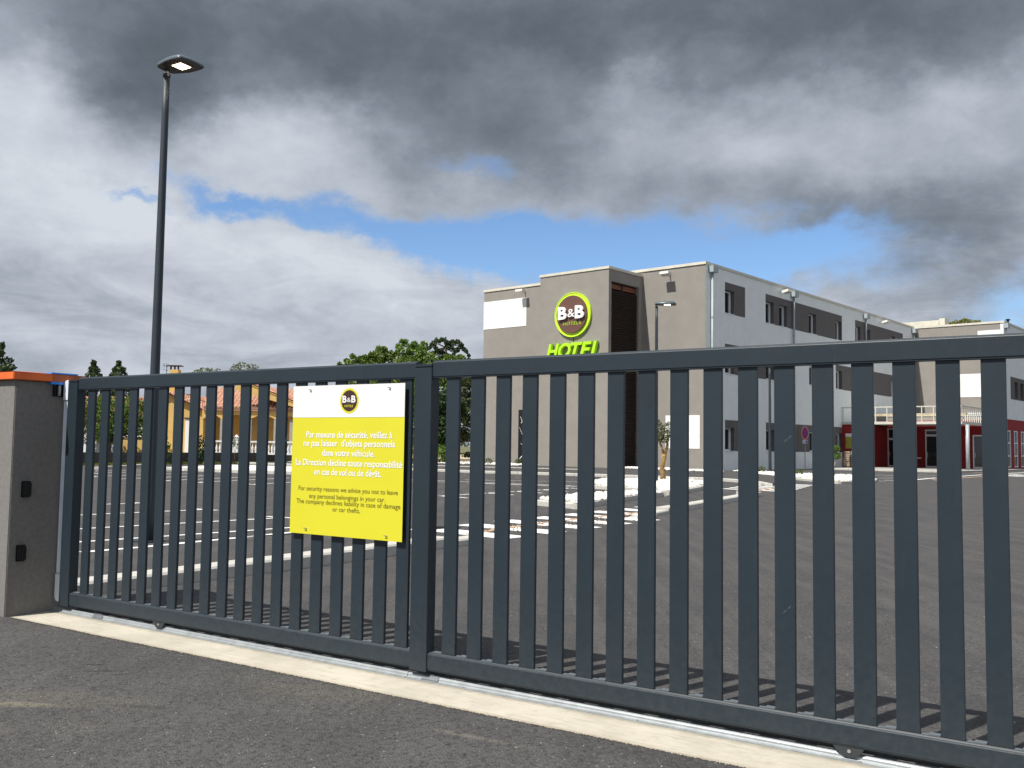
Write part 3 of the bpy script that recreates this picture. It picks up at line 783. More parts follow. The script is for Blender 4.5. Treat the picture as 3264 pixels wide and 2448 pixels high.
for k in range(24):
    d_ = MB(); d_.tube([(0, 0, .005), (0, 0, .0095)], .0055, 8); o = d_.build('track_bolt', 'steel', tr); o.location = (.35 + k * .5, -.001 if k % 2 else .058, .001)
tr.parent = None

# ------------------------------------------------------------------ PILLAR
pil = thing('gate_pillar', 'grey rendered gate pillar with orange coping at the left end of the gate', 'pillar', gw(-6.74, -.35, 0), AG)
MB().box(-.52, 0, 0, .50, -.1, 1.730).build('shaft', 'pillar', pil, bevel=.006)
MB().box(-.555, .032, -.035, .535, 1.731, 1.788).build('coping', 'orange', pil, bevel=.004)
cp = [(-.555, -.035), (.032, -.035), (.032, .535), (-.555, .535)]
mbc = MB(); ctr = [(-.40, .12), (-.12, .12), (-.12, .38), (-.40, .38)]
mbc.add([(*p, 1.7885) for p in cp] + [(*p, 1.802) for p in ctr], [(0, 1, 5, 4), (1, 2, 6, 5), (2, 3, 7, 6), (3, 0, 4, 7), (4, 5, 6, 7), (3, 2, 1, 0)])
mbc.build('coping_top', 'orange', pil)
fl = MB(); fl.box(.0325, .0345, .262, .48, 1.732, 1.786)
fl.build('coping_film', 'orange_dk', pil)
fl = MB(); fl.box(-.30, .037, .25, .46, 1.7895, 1.800); fl.box(-.01, .036, .25, .47, 1.712, 1.7305)
fl.build('blue_film', 'blue', pil, bevel=.002)
cat_ = thing('gate_catch', 'black metal guide bracket fixed at the top of the gate pillar', 'bracket', gw(-6.7395, 0, 0), AG)
ct = MB(); ct.box(0, .006, -.070, .022, 1.622, 1.712); ct.box(.006, .040, -.070, -.063, 1.625, 1.700); ct.box(.006, .040, .014, .021, 1.625, 1.700)
ct.build('bracket_plate', 'black', cat_)
ct = MB(); ct.tube([(.020, -.028, 1.628), (.020, -.028, 1.716)], .012, 14); ct.build('roller', 'galv', cat_, smooth=True)
for z_, n_, lb in ((.8785, -.240, 'upper small black photocell box on the side of the gate pillar'), (.419, -.257, 'lower small black photocell box on the side of the gate pillar')):
    ph = thing('photocell', lb, 'sensor', gw(-6.7398, n_, z_), AG, 'photocells on the gate pillar')
    MB().box(0, .012, -.034, .034, 0, .118).build('back_box', 'black', ph, bevel=.004)
    MB().box(.012, .034, -.031, .031, .005, .113).build('lens_cover', 'black', ph, bevel=.008)

# ------------------------------------------------------------------ SIGN ON THE GATE
sg = thing('notice_board', 'yellow and white security notice board fixed to the gate slats', 'sign', gw(0, -.0125, 0), AG)
bd = MB(); bd.box(-4.2525, -3.377, .0, .003, .763, 1.644)
bo = bd.build('panel', 'yellow', sg)
MB().box(-4.2523, -3.3772, -.0012, -.0002, 1.4545, 1.6438).build('white_band', 'white', sg)
for t_, a_, c_, z_ in (("Par mesure de sécurité, veillez à", -4.134, -3.462, 1.334), ("ne pas laisser  d'objets personnels", -4.155, -3.441, 1.2835), ("dans votre véhicule.", -4.000, -3.590, 1.2275), ("La Direction décline toute responsabilité", -4.216, -3.385, 1.1695), ("en cas de vol ou de dégât.", -4.060, -3.538, 1.1150)):
    o = text_mesh(t_, a_, c_, z_, .0380, bold=.018).build('text_line', 'white', sg, fix=False); o.location = (0, -.0015, 0)
for t_, a_, c_, z_ in (("For security reasons we advise you not to leave", -4.1865, -3.413, 1.0205), ("any personal belongings in your car.", -4.096, -3.505, .9775), ("The company declines liability in case of damage", -4.202, -3.392, .9435), ("or car thefts.", -3.9045, -3.690, .9065)):
    o = text_mesh(t_, a_, c_, z_, .0262, bold=.000).build('text_line', 'olivetext', sg, fix=False); o.location = (0, -.0015, 0)
lg = disc(MB(), -3.7935, 1.5505, .0735, -.0022, -.0015).build('logo_ring', 'yellow', sg)
disc(MB(), -3.7935, 1.5505, .0615, -.0030, -.0023).build('logo_disc', 'brownp', sg)
for t_, a_, c_, z_, h_, bd_, mm in (("B", -3.8465, -3.813, 1.5395, .041, .035, 'white'), ("&", -3.810, -3.7805, 1.543, .026, .0, 'white'), ("B", -3.7765, -3.743, 1.5395, .041, .035, 'white'), ("HOTELS", -3.828, -3.762, 1.5135, .013, .01, 'yellow')):
    o = text_mesh(t_, a_, c_, z_, h_, bold=bd_).build('logo_lettering', mm, sg, fix=False); o.location = (0, -.0036, 0)
for (x_, z_) in ((-4.105, 1.620), (-3.485, 1.620), (-4.115, .796), (-3.488, .790)):
    sh = MB(); sh.tube([(x_, -.001, z_), (x_, -.010, z_)], .0045, 10); sh.box(x_ - .014, x_ + .001, -.0105, -.0085, z_ - .001, z_ + .003)
    sh.build('fixing_screw', 'steel', sg)

# ------------------------------------------------------------------ HOTEL
hotel = thing('hotel', 'three storey hotel in grey, white and dark render with a protruding stair block', 'building', HO, AH)
ZT = 12.42
# main front wall with returns
wl = MB()
wl.box(-18.05, -.003, 0.0, .25, -.1, ZT)
wl.build('front_wall', 'hotelgrey', hotel)
MB().box(-18.05, -17.8, .25, 37.7, -.1, ZT).build('back_wall', 'hotelgrey', hotel)
MB().box(-17.8, -.25, .25, 38.05, ZT - .35, ZT - .1).build('roof_deck', 'roofgrey', hotel)
# side wall cut for windows
WY = [(2.43, 3.67), (8.03, 9.29), (10.06, 11.37), (14.94, 16.26), (19.80, 21.03), (23.76, 24.97), (25.77, 27.04), (31.73, 32.87), (33.60, 34.80)]
ROWS = [(1.21, 2.64), (5.99, 7.40), (9.76, 11.22)]
PATCH = {0: [(2.43, 5.09), (8.03, 21.05)], 1: [(2.43, 9.30), (19.80, 32.9)], 2: [(2.43, 5.09), (8.03, 21.05), (23.76, 34.82)]}
PZ = [(1.20, 3.11), (5.97, 7.83), (9.74, 11.68)]
def cutwall(mb, x0, x1, ya, yb, za, zb, holes, mi=0):
    """wall slab between x0..x1, spanning ya..yb / za..zb, with rectangular holes [(y0,y1,z0,z1)]"""
    ys = sorted({ya, yb, *[h[0] for h in holes], *[h[1] for h in holes]}); zs = sorted({za, zb, *[h[2] for h in holes], *[h[3] for h in holes]})
    ys = [y for y in ys if ya <= y <= yb]; zs = [z for z in zs if za <= z <= zb]
    for i in range(len(zs) - 1):
        run = None
        for j in range(len(ys) - 1):
            cy, cz = (ys[j] + ys[j + 1]) / 2, (zs[i] + zs[i + 1]) / 2
            hole = any(h[0] < cy < h[1] and h[2] < cz < h[3] for h in holes)
            if not hole:
                if run is None: run = ys[j]
            if hole or j == len(ys) - 2:
                end = ys[j] if hole else ys[j + 1]
                if run is not None and end > run: mb.box(x0, x1, run, end, zs[i], zs[i + 1], mi)
                run = None
holes = [(a, c, z0, z1) for (a, c) in WY for (z0, z1) in ROWS if not (z0 < 3 and a > 21)]
sw = MB(); cutwall(sw, -.25, 0, .252, 37.7, -.1, ZT, holes); sw.box(-.002, 0.0, 0.003, .252, -.1, ZT); sw.build('side_wall', 'hotellight', hotel)
for r in range(3):
    z0, z1 = PZ[r]
    for (a, c) in PATCH[r]:
        pm = MB(); cutwall(pm, .003, .012, a, c, z0, z1, [(q[0], q[1], ROWS[r][0], ROWS[r][1]) for q in WY if q[0] >= a - .01 and q[1] <= c + .01])
        pm.build('dark_panel', 'hoteldark', hotel)
wproto = {}
for r in range(3):
    for (a, c) in WY:
        if r == 0 and a > 21: continue
        z0, z1 = ROWS[r]; w_ = c - a; h_ = z1 - z0
        inpatch = any(pa - .01 <= a and c <= pc + .01 for pa, pc in PATCH[r])
        wf = MB(); d0, d1 = -.36, -.30
        wf.box(d0, d1, 0, .07, 0, h_); wf.box(d0, d1 + .03, w_ - .17, w_, 0, h_); wf.box(d0, d1, .07, w_ - .17, 0, .10); wf.box(d0, d1, .07, w_ - .17, h_ - .09, h_)
        win = wf.build('window', 'frame', hotel); win.location = (0, a, z0)
        o = MB().box(-.345, -.335, .07, w_ - .17, .10, h_ - .09).build('pane', 'glass', win)
        rv = MB(); rv.box(-.37, -.005, -.012, .002, -.01, h_ + .01); rv.box(-.37, -.005, w_ - .002, w_ + .012, -.01, h_ + .01); rv.box(-.37, -.005, 0, w_, h_ - .002, h_ + .012)
        rv.build('reveal', 'hoteldark' if inpatch else 'hotellight', win)
        MB().box(-.30, .045, -.02, w_ + .02, -.045, -.004).build('sill', 'frame', win)
# coping
def coping(x0, x1, y0, y1, z0, z1): return MB().box(x0, x1, y0, y1, z0, z1).build('coping', 'coping', hotel)
coping(-18.09, .06, -.06, .30, ZT + .002, ZT + .17); coping(-.30, .061, .302, 37.74, ZT + .002, ZT + .17); coping(-18.09, -17.78, .302, 37.7, ZT + .002, ZT + .17)
# white panels
MB().box(-18.06, -14.02, -.02, -.003, 9.70, 11.70).build('white_panel', 'hotelwhite', hotel)
MB().box(-2.73, -.36, -.02, -.003, 1.31, 3.32).build('white_panel', 'hotelwhite', hotel)
# zebra striped service door
zd = MB().box(-14.6, -12.84, -.03, -.003, 0.12, 3.85).build('service_door', 'black', hotel)
rz_ = random.Random(11)
for k in range(26):
    z_ = .2 + rz_.random() * 3.4; x_ = -14.5 + rz_.random() * 1.5; L_ = rz_.uniform(.5, 1.1); a_ = rz_.choice((.7, -.6, 1.2, -1.1)); w_ = rz_.uniform(.05, .14)
    pts_ = [(x_, z_), (x_ + L_ * math.cos(a_), z_ + L_ * math.sin(a_)), (x_ + L_ * math.cos(a_), z_ + L_ * math.sin(a_) + w_), (x_, z_ + w_ * .5)]
    pts_ = [(min(max(px_, -14.58), -12.86), min(max(pz_, .15), 3.82)) for px_, pz_ in pts_]
    s_ = MB(); s_.add([(px_, -.034 - k * .0004, pz_) for px_, pz_ in pts_], [(0, 1, 2, 3)]); s_.build('painted_shard', 'hotelwhite' if k % 3 else 'hoteldark', zd)
# stair block
XB0, XB1, YB = -9.78, -4.46, -3.70; ZB = 12.09
bk = MB(); bk.box(XB0, XB1 - .25, YB, YB + .25, -.1, ZB); bk.box(XB0, XB0 + .25, YB + .25, -.002, -.1, ZB)
# right return with opening y -3.41..-.44, z 0.15..11.36
bk.box(XB1 - .25, XB1, YB, -3.42, -.1, ZB); bk.box(XB1 - .25, XB1, -.42, -.002, -.1, ZB); bk.box(XB1 - .25, XB1, -3.42, -.42, 11.38, ZB); bk.box(XB1 - .25, XB1, -3.42, -.42, -.1, .12)
bk.build('stair_block', 'hotelgrey', hotel)
MB().box(XB0 + .25, XB1 - .25, YB + .25, -.01, ZB - .3, ZB - .1).build('block_roof', 'roofgrey', hotel)
for a in ((XB0 - .05, XB1 + .05, YB - .05, YB + .3), (XB1 - .3, XB1 + .051, YB + .302, -.07), (XB0 - .051, XB0 + .3, YB + .302, -.07)): coping(*a, ZB + .002, ZB + .16)
MB().box(-6.6, -6.5, YB + .26, -.03, .05, 11.9).build('stair_core', 'rust', hotel)
MB().box(-6.49, -4.72, -3.4, -.43, 11.0, 11.3).build('stair_soffit', 'rust', hotel)
lv0 = None
for k in range(72):
    z_ = .18 + k * .149
    if lv0 is None:
        lv0 = MB().extr_y([(-.11, .0), (-.10, -.012), (.0, .085), (-.012, .092)], -3.415, -.425).build('louvre_slat', 'louvre', hotel); lv0.location = (-4.56, 0, z_)
    else: share(lv0, (-4.56, 0, z_), hotel)
for y_ in (-1.92,): MB().box(-4.70, -4.675, y_ - .04, y_ + .04, .1, 11.38).build('louvre_post', 'louvre', hotel)
# downpipes on side wall
for i, y_ in enumerate((.62, 12.15, 25.72, 37.42)):
    dp = MB(); dp.tube([(.13, y_, -.05), (.13, y_, 12.0)], .075, 10)
    o = dp.build('downpipe', 'pipe', hotel, smooth=True)
    MB().box(.02, .36, y_ - .30 if i else y_ - .28, y_ + .34, 11.98, 12.36).build('hopper', 'pipe', o)
    for z_ in (3.0, 6.4, 9.2): MB().tube([(.13, y_, z_), (.13, y_, z_ + .10)], .09, 10).build('pipe_clip', 'pipe', o)
# white guard ladder / beam on roof
MB().box(-2.2, -1.9, 37.0, 37.6, ZT + .17, ZT + .7).build('roof_vent', 'roofgrey', hotel)

# wing 2
Y2, X2 = 37.80, 7.40
w2 = MB(); w2.box(.0, X2 - .25, Y2, Y2 + .25, 3.2, 12.42)
w2.build('wing_front_wall', 'hotelgrey', hotel)
W2 = [(41.14, 42.38), (43.12, 44.36), (50, 51.3), (54, 55.3)]
h2 = [(a, c, z0, z1) for (a, c) in W2 for (z0, z1) in ((6.1, 7.56), (9.9, 11.3))]
w2 = MB(); cutwall(w2, X2 - .25, X2, Y2, 62, 4.22, 12.42, h2); w2.build('wing_side_wall', 'hotellight', hotel)
pm = MB(); cutwall(pm, X2 + .003, X2 + .012, 39.75, 44.9, 6.0, 7.95, [(a, c, 6.1, 7.56) for a, c in W2[:2]]); pm.build('dark_panel', 'hoteldark', hotel)
for (a, c, z0, z1) in h2:
    w_, h_ = c - a, z1 - z0
    wf = MB(); wf.box(-.36, -.30, 0, .07, 0, h_); wf.box(-.36, -.30, w_ - .07, w_, 0, h_); wf.box(-.36, -.30, .07, w_ - .07, 0, .08); wf.box(-.36, -.30, .07, w_ - .07, h_ - .07, h_)
    win = wf.build('window', 'frame', hotel); win.location = (X2, a, z0)
    MB().box(-.345, -.335, .07, w_ - .07, .08, h_ - .07).build('pane', 'glass', win)
    rv = MB(); rv.box(-.37, -.005, w_ - .002, w_ + .012, -.01, h_ + .01); rv.box(-.37, -.005, 0, w_, h_ - .002, h_ + .012); rv.build('reveal', 'hoteldark', win)
coping(-.02, X2 + .06, Y2 - .06, Y2 + .3, 12.422, 12.60); coping(X2 - .3, X2 + .061, Y2 + .302, 62.1, 12.422, 12.60)
MB().box(5.34, 7.33, Y2 - .02, Y2 - .003, 9.85, 11.86).build('white_panel', 'hotelwhite', hotel)
MB().box(3.35, 5.75, Y2 - .02, Y2 - .003, 6.13, 8.15).build('white_panel', 'hotelwhite', hotel)
MB().box(0, X2 - .25, Y2 + .25, 62, 12.0, 12.3).build('roof_deck', 'roofgrey', hotel)
dp = MB(); dp.tube([(7.62, 37.72, 12.0), (7.60, 37.70, 11.75), (7.46, 37.66, 11.2), (7.46, 37.66, 4.2)], .07, 8); o = dp.build('downpipe', 'pipe', hotel, smooth=True)
MB().box(7.43, 7.82, 37.5, 38.1, 11.95, 12.35).build('hopper', 'pipe', o)
# roof equipment
ru = MB(); ru.box(-2.6, 1.5, 40, 41.4, 12.62, 13.35); ru.box(1.5, 2.0, 40.1, 41.3, 12.5, 13.5); ru.build('roof_cabinet', 'coping', hotel)
for x_ in (3.0, 3.8, 7.0):
    vm = MB(); vm.tube([(x_, 41, 12.3), (x_, 41, 13.0)], .10, 10); vm.tube([(x_, 41, 13.0), (x_, 41, 13.08), (x_, 41, 13.16)], [.19, .22, .06], 10)
    vm.build('roof_cowl', 'black', hotel)
# red ground floor
rd = MB(); rd.box(.02, .95, 20.9, 27.98, -.05, 3.30)
cutwall_h = []
rd.box(.02, 8.8, 28.0, 28.25, -.05, 3.8); rd.box(8.55, 8.8, 28.25, 30.5, -.05, 3.8)
rd.build('red_wall', 'red', hotel)
MB().box(.02, 7.1, 28.0, Y2 - .02, 3.802, 4.15).build('parapet', 'hotelgrey', hotel); MB().box(7.102, 8.8, 28.0, 30.5, 3.802, 4.15).build('parapet', 'hotelgrey', hotel)
MB().box(.02, 8.86, 27.94, 28.2, 4.152, 4.34).build('coping', 'coping', hotel)
rs = MB(); cutwall(rs, X2 - .25, X2, 33, 62, -.05, 4.2, [(38.15 + k * 2.43, 39.62 + k * 2.43, .1, 3.27) for k in range(9)], 0); rs.build('red_side_wall', 'red', hotel)
for k in range(9):
    ya = 38.15 + k * 2.43; wf = MB()
    for (a, c) in ((0, .14), (1.31, 1.47)): wf.box(-.16, -.03, a, c, 0, 3.17)
    for z_ in (0, .93, 2.03, 3.07): wf.box(-.16, -.03, .14, 1.31, z_, z_ + .1)
    win = wf.build('window', 'frame', hotel); win.location = (X2, ya, .1)
    MB().box(-.13, -.12, .14, 1.31, .1, 3.07).build('pane', 'glass', win)
# recessed doors behind the canopy (frames proud of the red wall)
def door(x0, x1, z1, trans=None):
    f = MB(); y0, y1 = 27.90, 27.995
    f.box(x0, x0 + .09, y0, y1, .1, z1); f.box(x1 - .09, x1, y0, y1, .1, z1); f.box(x0 + .09, x1 - .09, y0, y1, z1 - .1, z1); f.box(x0 + .09, x1 - .09, y0, y1, .1, .22)
    if trans: f.box(x0 + .09, x1 - .09, y0, y1, trans, trans + .16)
    d = f.build('door', 'frame', hotel)
    MB().box(x0 + .09, x1 - .09, 27.94, 27.96, .22, z1 - .1).build('door_glass', 'glass', d)
    MB().box(x0 + .14, x0 + .18, 27.86, 27.90, .9, 1.3).build('handle', 'steel', d)
door(.13, .66, 2.80); door(3.92, 5.0, 3.09, 2.55); door(7.41, 8.5, 2.67); door(.98, 2.1, 3.2, 2.25)
MB().box(2.9, 3.1, 27.97, 27.995, 1.5, 2.3).build('notice', 'frame', hotel)
MB().box(-.28, .04, 20.87, 20.895, 1.5, 2.3)
p_ = MB().box(.28, .75, 20.87, 20.897, 1.50, 2.38).build('poster', 'poster', hotel)
MB().box(.28, .75, 20.865, 20.868, 2.39, 2.64).build('poster_head', 'white', p_)
# canopy
can = thing('entrance_canopy', 'flat white canopy with railing over the red hotel entrance', 'canopy', HO, AH)
MB().box(.02, 8.45, 20.95, 27.9, 3.38, 3.50).build('deck', 'canopy', can)
MB().box(.0, 8.5, 20.82, 20.95, 3.32, 3.52).build('fascia', 'canopy', can); MB().box(8.45, 8.58, 20.95, 27.9, 3.32, 3.52).build('fascia', 'canopy', can)
MB().box(.0, 8.5, 20.84, 20.92, 4.56, 4.64).build('handrail', 'canopy', can); MB().box(8.47, 8.55, 20.93, 27.9, 4.56, 4.64).build('handrail', 'canopy', can)
b0 = None
for k in range(11):
    x_ = .1 + k * .825
    if b0 is None: b0 = MB().box(-.035, .035, 20.85, 20.91, 3.52, 4.56).build('baluster', 'canopy', can); b0.location = (x_, 0, 0)
    else: share(b0, (x_, 0, 0), can)
b1 = None
for k in range(12):
    y_ = 21.5 + k * .55
    if b1 is None: b1 = MB().box(8.48, 8.54, -.03, .03, 3.52, 4.56).build('baluster', 'canopy', can); b1.location = (0, y_, 0)
    else: share(b1, (0, y_, 0), can)
MB().tube([(8.74, 21.6, .05), (8.74, 21.6, 3.30)], .13, 14).build('column', 'pipe', can, smooth=True)
MB().tube([(.3, 27.5, 4.30), (8.3, 27.5, 4.30)], .07, 8).build('roof_pipe', 'galv', can)
MB().box(.3, 8.3, 23.0, 23.2, 4.02, 4.18).build('timber_beam', 'sand', can)

# ------------------------------------------------------------------ HOTEL SIGNS
hl = thing('round_hotel_sign', 'round lime and brown hotel logo sign high on the stair block', 'sign', hw(-7.08, YB, 9.48), AH)
disc(MB(), 0, 0, 1.39, -.14, -.02, 64).build('backing_ring', 'lime2', hl)
disc(MB(), 0, 0.01, 1.165, -.25, -.142, 64).build('brown_disc', 'brown', hl)
rg = MB(); seg = 64
for (ro, ri) in ((1.39, 1.35),):
    for i in range(seg):
        a0, a1 = 2 * PI * i / seg, 2 * PI * (i + 1) / seg
        def pt(r, a, y): return (r * math.cos(a), y, r * math.sin(a))
        rg.quad(pt(ro, a0, -.165), pt(ro, a1, -.165), pt(ri, a1, -.165), pt(ri, a0, -.165)); rg.quad(pt(ri, a0, -.165), pt(ri, a1, -.165), pt(ri, a1, -.1395), pt(ri, a0, -.1395)); rg.quad(pt(ro, a0, -.165), pt(ro, a1, -.165), pt(ro, a1, -.1395), pt(ro, a0, -.1395))
rg.build('rim', 'lime2', hl)
for t_, a_, c_, z_, h_, bd_, mm, ex in (("B", -.955, -.27, -.30, .80, .035, 'letterwhite', .05), ("&", -.21, .31, -.17, .50, .0, 'letterwhite', .035), ("B", .37, 1.05, -.30, .80, .035, 'letterwhite', .05), ("HOTELS", -.62, .74, -.66, .19, -.012, 'lime', .012)):
    tm = text_mesh(t_, a_, c_, z_, h_, bold=bd_, extr=ex * 2, spacing=1.15 if len(t_) > 1 else 1.0)
    o = tm.build('letter' if len(t_) == 1 else 'lettering', mm, hl, fix=False); o.location = (0, -.252 - ex - .05 * (len(t_) == 1), 0)
MB().box(-.01, .01, -.03, -.005, -1.75, -1.39).build('cable', 'black', hl)
ls = thing('hotel_letters', 'lime green raised HOTEL lettering under the round sign', 'sign', hw(0, YB - .02, 0), AH)
for t_, a_, c_ in (("H", -9.02, -8.02), ("O", -8.08, -7.10), ("T", -7.12, -6.22), ("E", -6.42, -5.52), ("L", -5.60, -4.95)):
    tm = text_mesh(t_, a_, c_, 6.80, .93, bold=.028, extr=.22, shear=.28)
    o = tm.build('letter', 'lime', ls, fix=False); o.location = (0, -.14, 0)

# floodlights
def floodlight(x, y, z, rz, label):
    f = thing('floodlight', label, 'floodlight', hw(x, y, z), AH + rz, 'floodlights under the hotel roofline')
    a = MB(); a.box(-.05, .05, -.06, 0, -.08, .08); a.box(-.03, .03, -.40, -.06, -.03, .03); a.build('arm', 'fixture', f)
    h = MB(); h.add([(-.32, -.75, -.06), (.32, -.75, -.06), (.32, -.32, -.16), (-.32, -.32, -.16), (-.30, -.72, .10), (.30, -.72, .10), (.30, -.35, .04), (-.30, -.35, .04)], [(0, 3, 2, 1), (4, 5, 6, 7), (0, 1, 5, 4), (1, 2, 6, 5), (2, 3, 7, 6), (3, 0, 4, 7)])
    h.build('housing', 'fixture', f)
    return f
floodlight(-14.15, 0, 12.10, 0, 'pale floodlight above the white panel on the left part of the hotel')
floodlight(-2.45, 0, 12.05, 0, 'pale floodlight between the stair block and the hotel corner')
floodlight(0, 10.2, 12.1, PI / 2, 'pale floodlight near the first downpipe on the hotel side wall')
floodlight(0, 29.2, 12.1, PI / 2, 'pale floodlight near the far end of the hotel side wall')
sp_ = MB().box(-.06, .06, -.05, .05, -.05, .05)

# ------------------------------------------------------------------ LAMPS
def lamp(name, loc, top, r0, r1, rz, label, scale=1.0, lit=True):
    L = thing(name, label, 'lamp post', loc, rz, 'lamp posts in the car park')
    p = MB(); n_ = 12
    p.tube([(0, 0, 0 + (top) * i / n_) for i in range(n_ + 1)], [r0 + (r1 - r0) * i / n_ for i in range(n_ + 1)], 20)
    p.build('pole', 'pole', L, smooth=True)
    MB().tube([(0, 0, top - .02), (0, 0, top + .012)], r1 * 1.22, 20).build('collar', 'black', L)
    MB().tube([(0, 0, top), (0, 0, top + .075)], r1 * .85, 20).build('spigot', 'steel', L, smooth=True)
    MB().box(-.14, .14, -.14, .14, -.01, .02).build('base_plate', 'pole', L)
    s = scale; zz = top + .075
    outl = [(-.05, .0), (-.045, .06), (-.03, .12), (.04, .17), (.14, .205), (.28, .215), (.40, .205), (.455, .185), (.475, .06), (.475, -.06), (.455, -.185), (.40, -.205), (.28, -.215), (.14, -.205), (.02, -.17), (-.03, -.12), (-.045, -.06)]
    outl = [((x + (.05 if x > .03 else 0)) * s, y * s) for x, y in outl]
    hd = MB(); N = len(outl)
    rings = [(1.0, 0.0), (1.01, .012), (.97, .035), (.80, .068), (.45, .085), (.12, .09)]
    cx = .19 * s
    vs = []
    for (k_, zz_) in rings: vs += [(cx + (x - cx) * k_, y * k_, zz + zz_ * s) for x, y in outl]
    fs = []
    for r_ in range(len(rings) - 1):
        for i in range(N): fs.append((r_ * N + i, r_ * N + (i + 1) % N, (r_ + 1) * N + (i + 1) % N, (r_ + 1) * N + i))
    fs.append(tuple(range((len(rings) - 1) * N, len(rings) * N)))
    hd.add(vs, fs); hd.build('lamp_shell', 'lamphead', L, smooth=True)
    un = MB(); un.prism(outl, zz - .006, zz - .0005); u = un.build('lamp_underside', 'lampunder', L)
    bx = MB(); bx.box(.17 * s, .41 * s, -.12 * s, .12 * s, zz - .0105, zz - .0065); bz = bx.build('reflector', mat('warm_reflector', (0.16, 0.10, 0.04), .4, .1, 5), L)
    lp = None
    for i in range(6):
        for j in range(6):
            x_, y_ = (.205 + i * .0285) * s, (-.084 + j * .0285) * s
            if lp is None:
                lp = MB().box(0, .0245 * s, 0, .0245 * s, zz - .0145, zz - .0108).build('led_cell', 'led', L); lp.location = (x_, y_, 0)
            else: share(lp, (x_, y_, 0), L)
    return L
lamp('lamp_post', (-4.665, 12.28, 0), 6.17, .070, .042, math.atan2(-.23, .38), 'tall lit lamp post standing behind the left half of the gate')
lamp('lamp_post', (4.87, 31.75, .10), 5.99, .075, .045, math.radians(-12), 'lit lamp post on the pebble island in front of the hotel corner', 1.25)
lamp('lamp_post', (14.03, 51.2, .05), 5.75, .085, .055, math.radians(-12), 'slim lamp post standing before the pale side wall of the hotel', 1.25)

# ------------------------------------------------------------------ no stopping sign
tsn = thing('no_stopping_sign', 'round red and blue no stopping sign on a grey post by the hotel wall', 'sign', (20.36, 65.43, .09), -.15)
tsn.scale = (.9436, .9436, .9436)
MB().tube([(0, 0, 0), (0, 0, 3.0)], .035, 8).build('post', 'galv', tsn)
MB().extr_y([(.245 * math.cos(2 * PI * i / 28), 2.56 + .49 * math.sin(2 * PI * i / 28)) for i in range(28)], -.05, -.036).build('rim', 'white', tsn)
MB().extr_y([(.225 * math.cos(2 * PI * i / 28), 2.56 + .46 * math.sin(2 * PI * i / 28)) for i in range(28)], -.058, -.051).build('red_disc', 'signred', tsn)
MB().extr_y([(.155 * math.cos(2 * PI * i / 28), 2.56 + .33 * math.sin(2 * PI * i / 28)) for i in range(28)], -.065, -.059).build('blue_disc', 'signblue', tsn)
for s_ in (1, -1):
    x_ = MB(); x_.add([(-.13 * s_, -.068, 2.80), (-.09 * s_, -.068, 2.84), (.13 * s_, -.068, 2.32), (.09 * s_, -.068, 2.28)], [(0, 1, 2, 3)]); x_.build('cross_bar', 'signred', tsn)
pl_ = MB().box(-.17, .17, -.05, -.036, 1.80, 2.04).build('plate', 'white', tsn)
text_mesh("SAUF", -.14, .02, 1.86, .11, bold=.02).build('plate_text', 'signblue', pl_, fix=False).location = (0, -.053, 0)
MB().box(.05, .15, -.054, -.051, 1.83, 2.01).build('plate_symbol', 'signblue', pl_)

# ------------------------------------------------------------------ vegetation
def leaves(mb, centers, n, size, mi=0, flat=0.0):
    """n leaf quads spread through ellipsoid clumps [(x,y,z,rx,ry,rz,weight)]"""
    ws = [c[6] if len(c) > 6 else c[3] * c[5] for c in centers]; tot = sum(ws)
    for c, w_ in zip(centers, ws):
        for _ in range(int(n * w_ / tot)):
            while True:
                v = Vector((random.uniform(-1, 1), random.uniform(-1, 1), random.uniform(-1, 1)))
                if 0.05 < v.length < 1: break
            v = v.normalized() * (v.length ** 0.45)
            nz_ = 1 + .38 * noise.noise((v.x * 2.3 + c[0], v.y * 2.3 + c[1], v.z * 2.3 + c[2]))
            p = Vector((c[0] + v.x * c[3] * nz_, c[1] + v.y * c[4] * nz_, c[2] + v.z * c[5] * nz_))
            s = size * random.uniform(.6, 1.35)
            a = Vector((random.gauss(0, 1), random.gauss(0, 1), random.gauss(0, 1) * (1 - flat))).normalized()
            b_ = a.orthogonal().normalized()
            q = Matrix.Rotation(random.random() * 6.28, 3, a); b_ = q @ b_; a2 = a.cross(b_)
            o = len(mb.v)
            mb.v += [tuple(p - a2 * s * .5), tuple(p + b_ * s * .32), tuple(p + a2 * s * .5), tuple(p - b_ * s * .32)]
            mb.f.append([o, o + 1, o + 2, o + 3]); mb.mi.append(mi)


def tree(name, loc, h, clumps, n, size, leaf, label, trunk=.15, bark='bark', cat='tree', group=None, limbs=True):
    t = thing(name, label, cat, loc, 0, group)
    tm = MB(); tm.tube([(0, 0, -.05), (trunk * .3, 0, h * .35), (0, trunk * .4, h * .62)], [trunk, trunk * .75, trunk * .45], 8)
    if limbs:
        for c in clumps[:7]:
            tm.tube([(0, 0, h * .3), (c[0] * .5, c[1] * .5, (h * .35 + c[2]) / 2), (c[0], c[1], c[2])], [trunk * .5, trunk * .3, trunk * .1], 6)
    tm.build('trunk', bark, t, smooth=True)
    lm = MB(); leaves(lm, clumps, n, size); lm.build('crown', leaf, t, fix=False)
    return t


def rnd_clumps(k, rx, ry, z0, z1, r0, r1):
    out = []
    for i in range(k):
        a = random.random() * 6.28; q = math.sqrt(random.random())
        f = random.random(); r = random.uniform(r0, r1)
        env = math.sin(PI * (0.15 + .8 * f)) ** .7
        out.append((math.cos(a) * q * rx * env, math.sin(a) * q * ry * env, z0 + (z1 - z0) * f, r, r, r * .8))
    return out


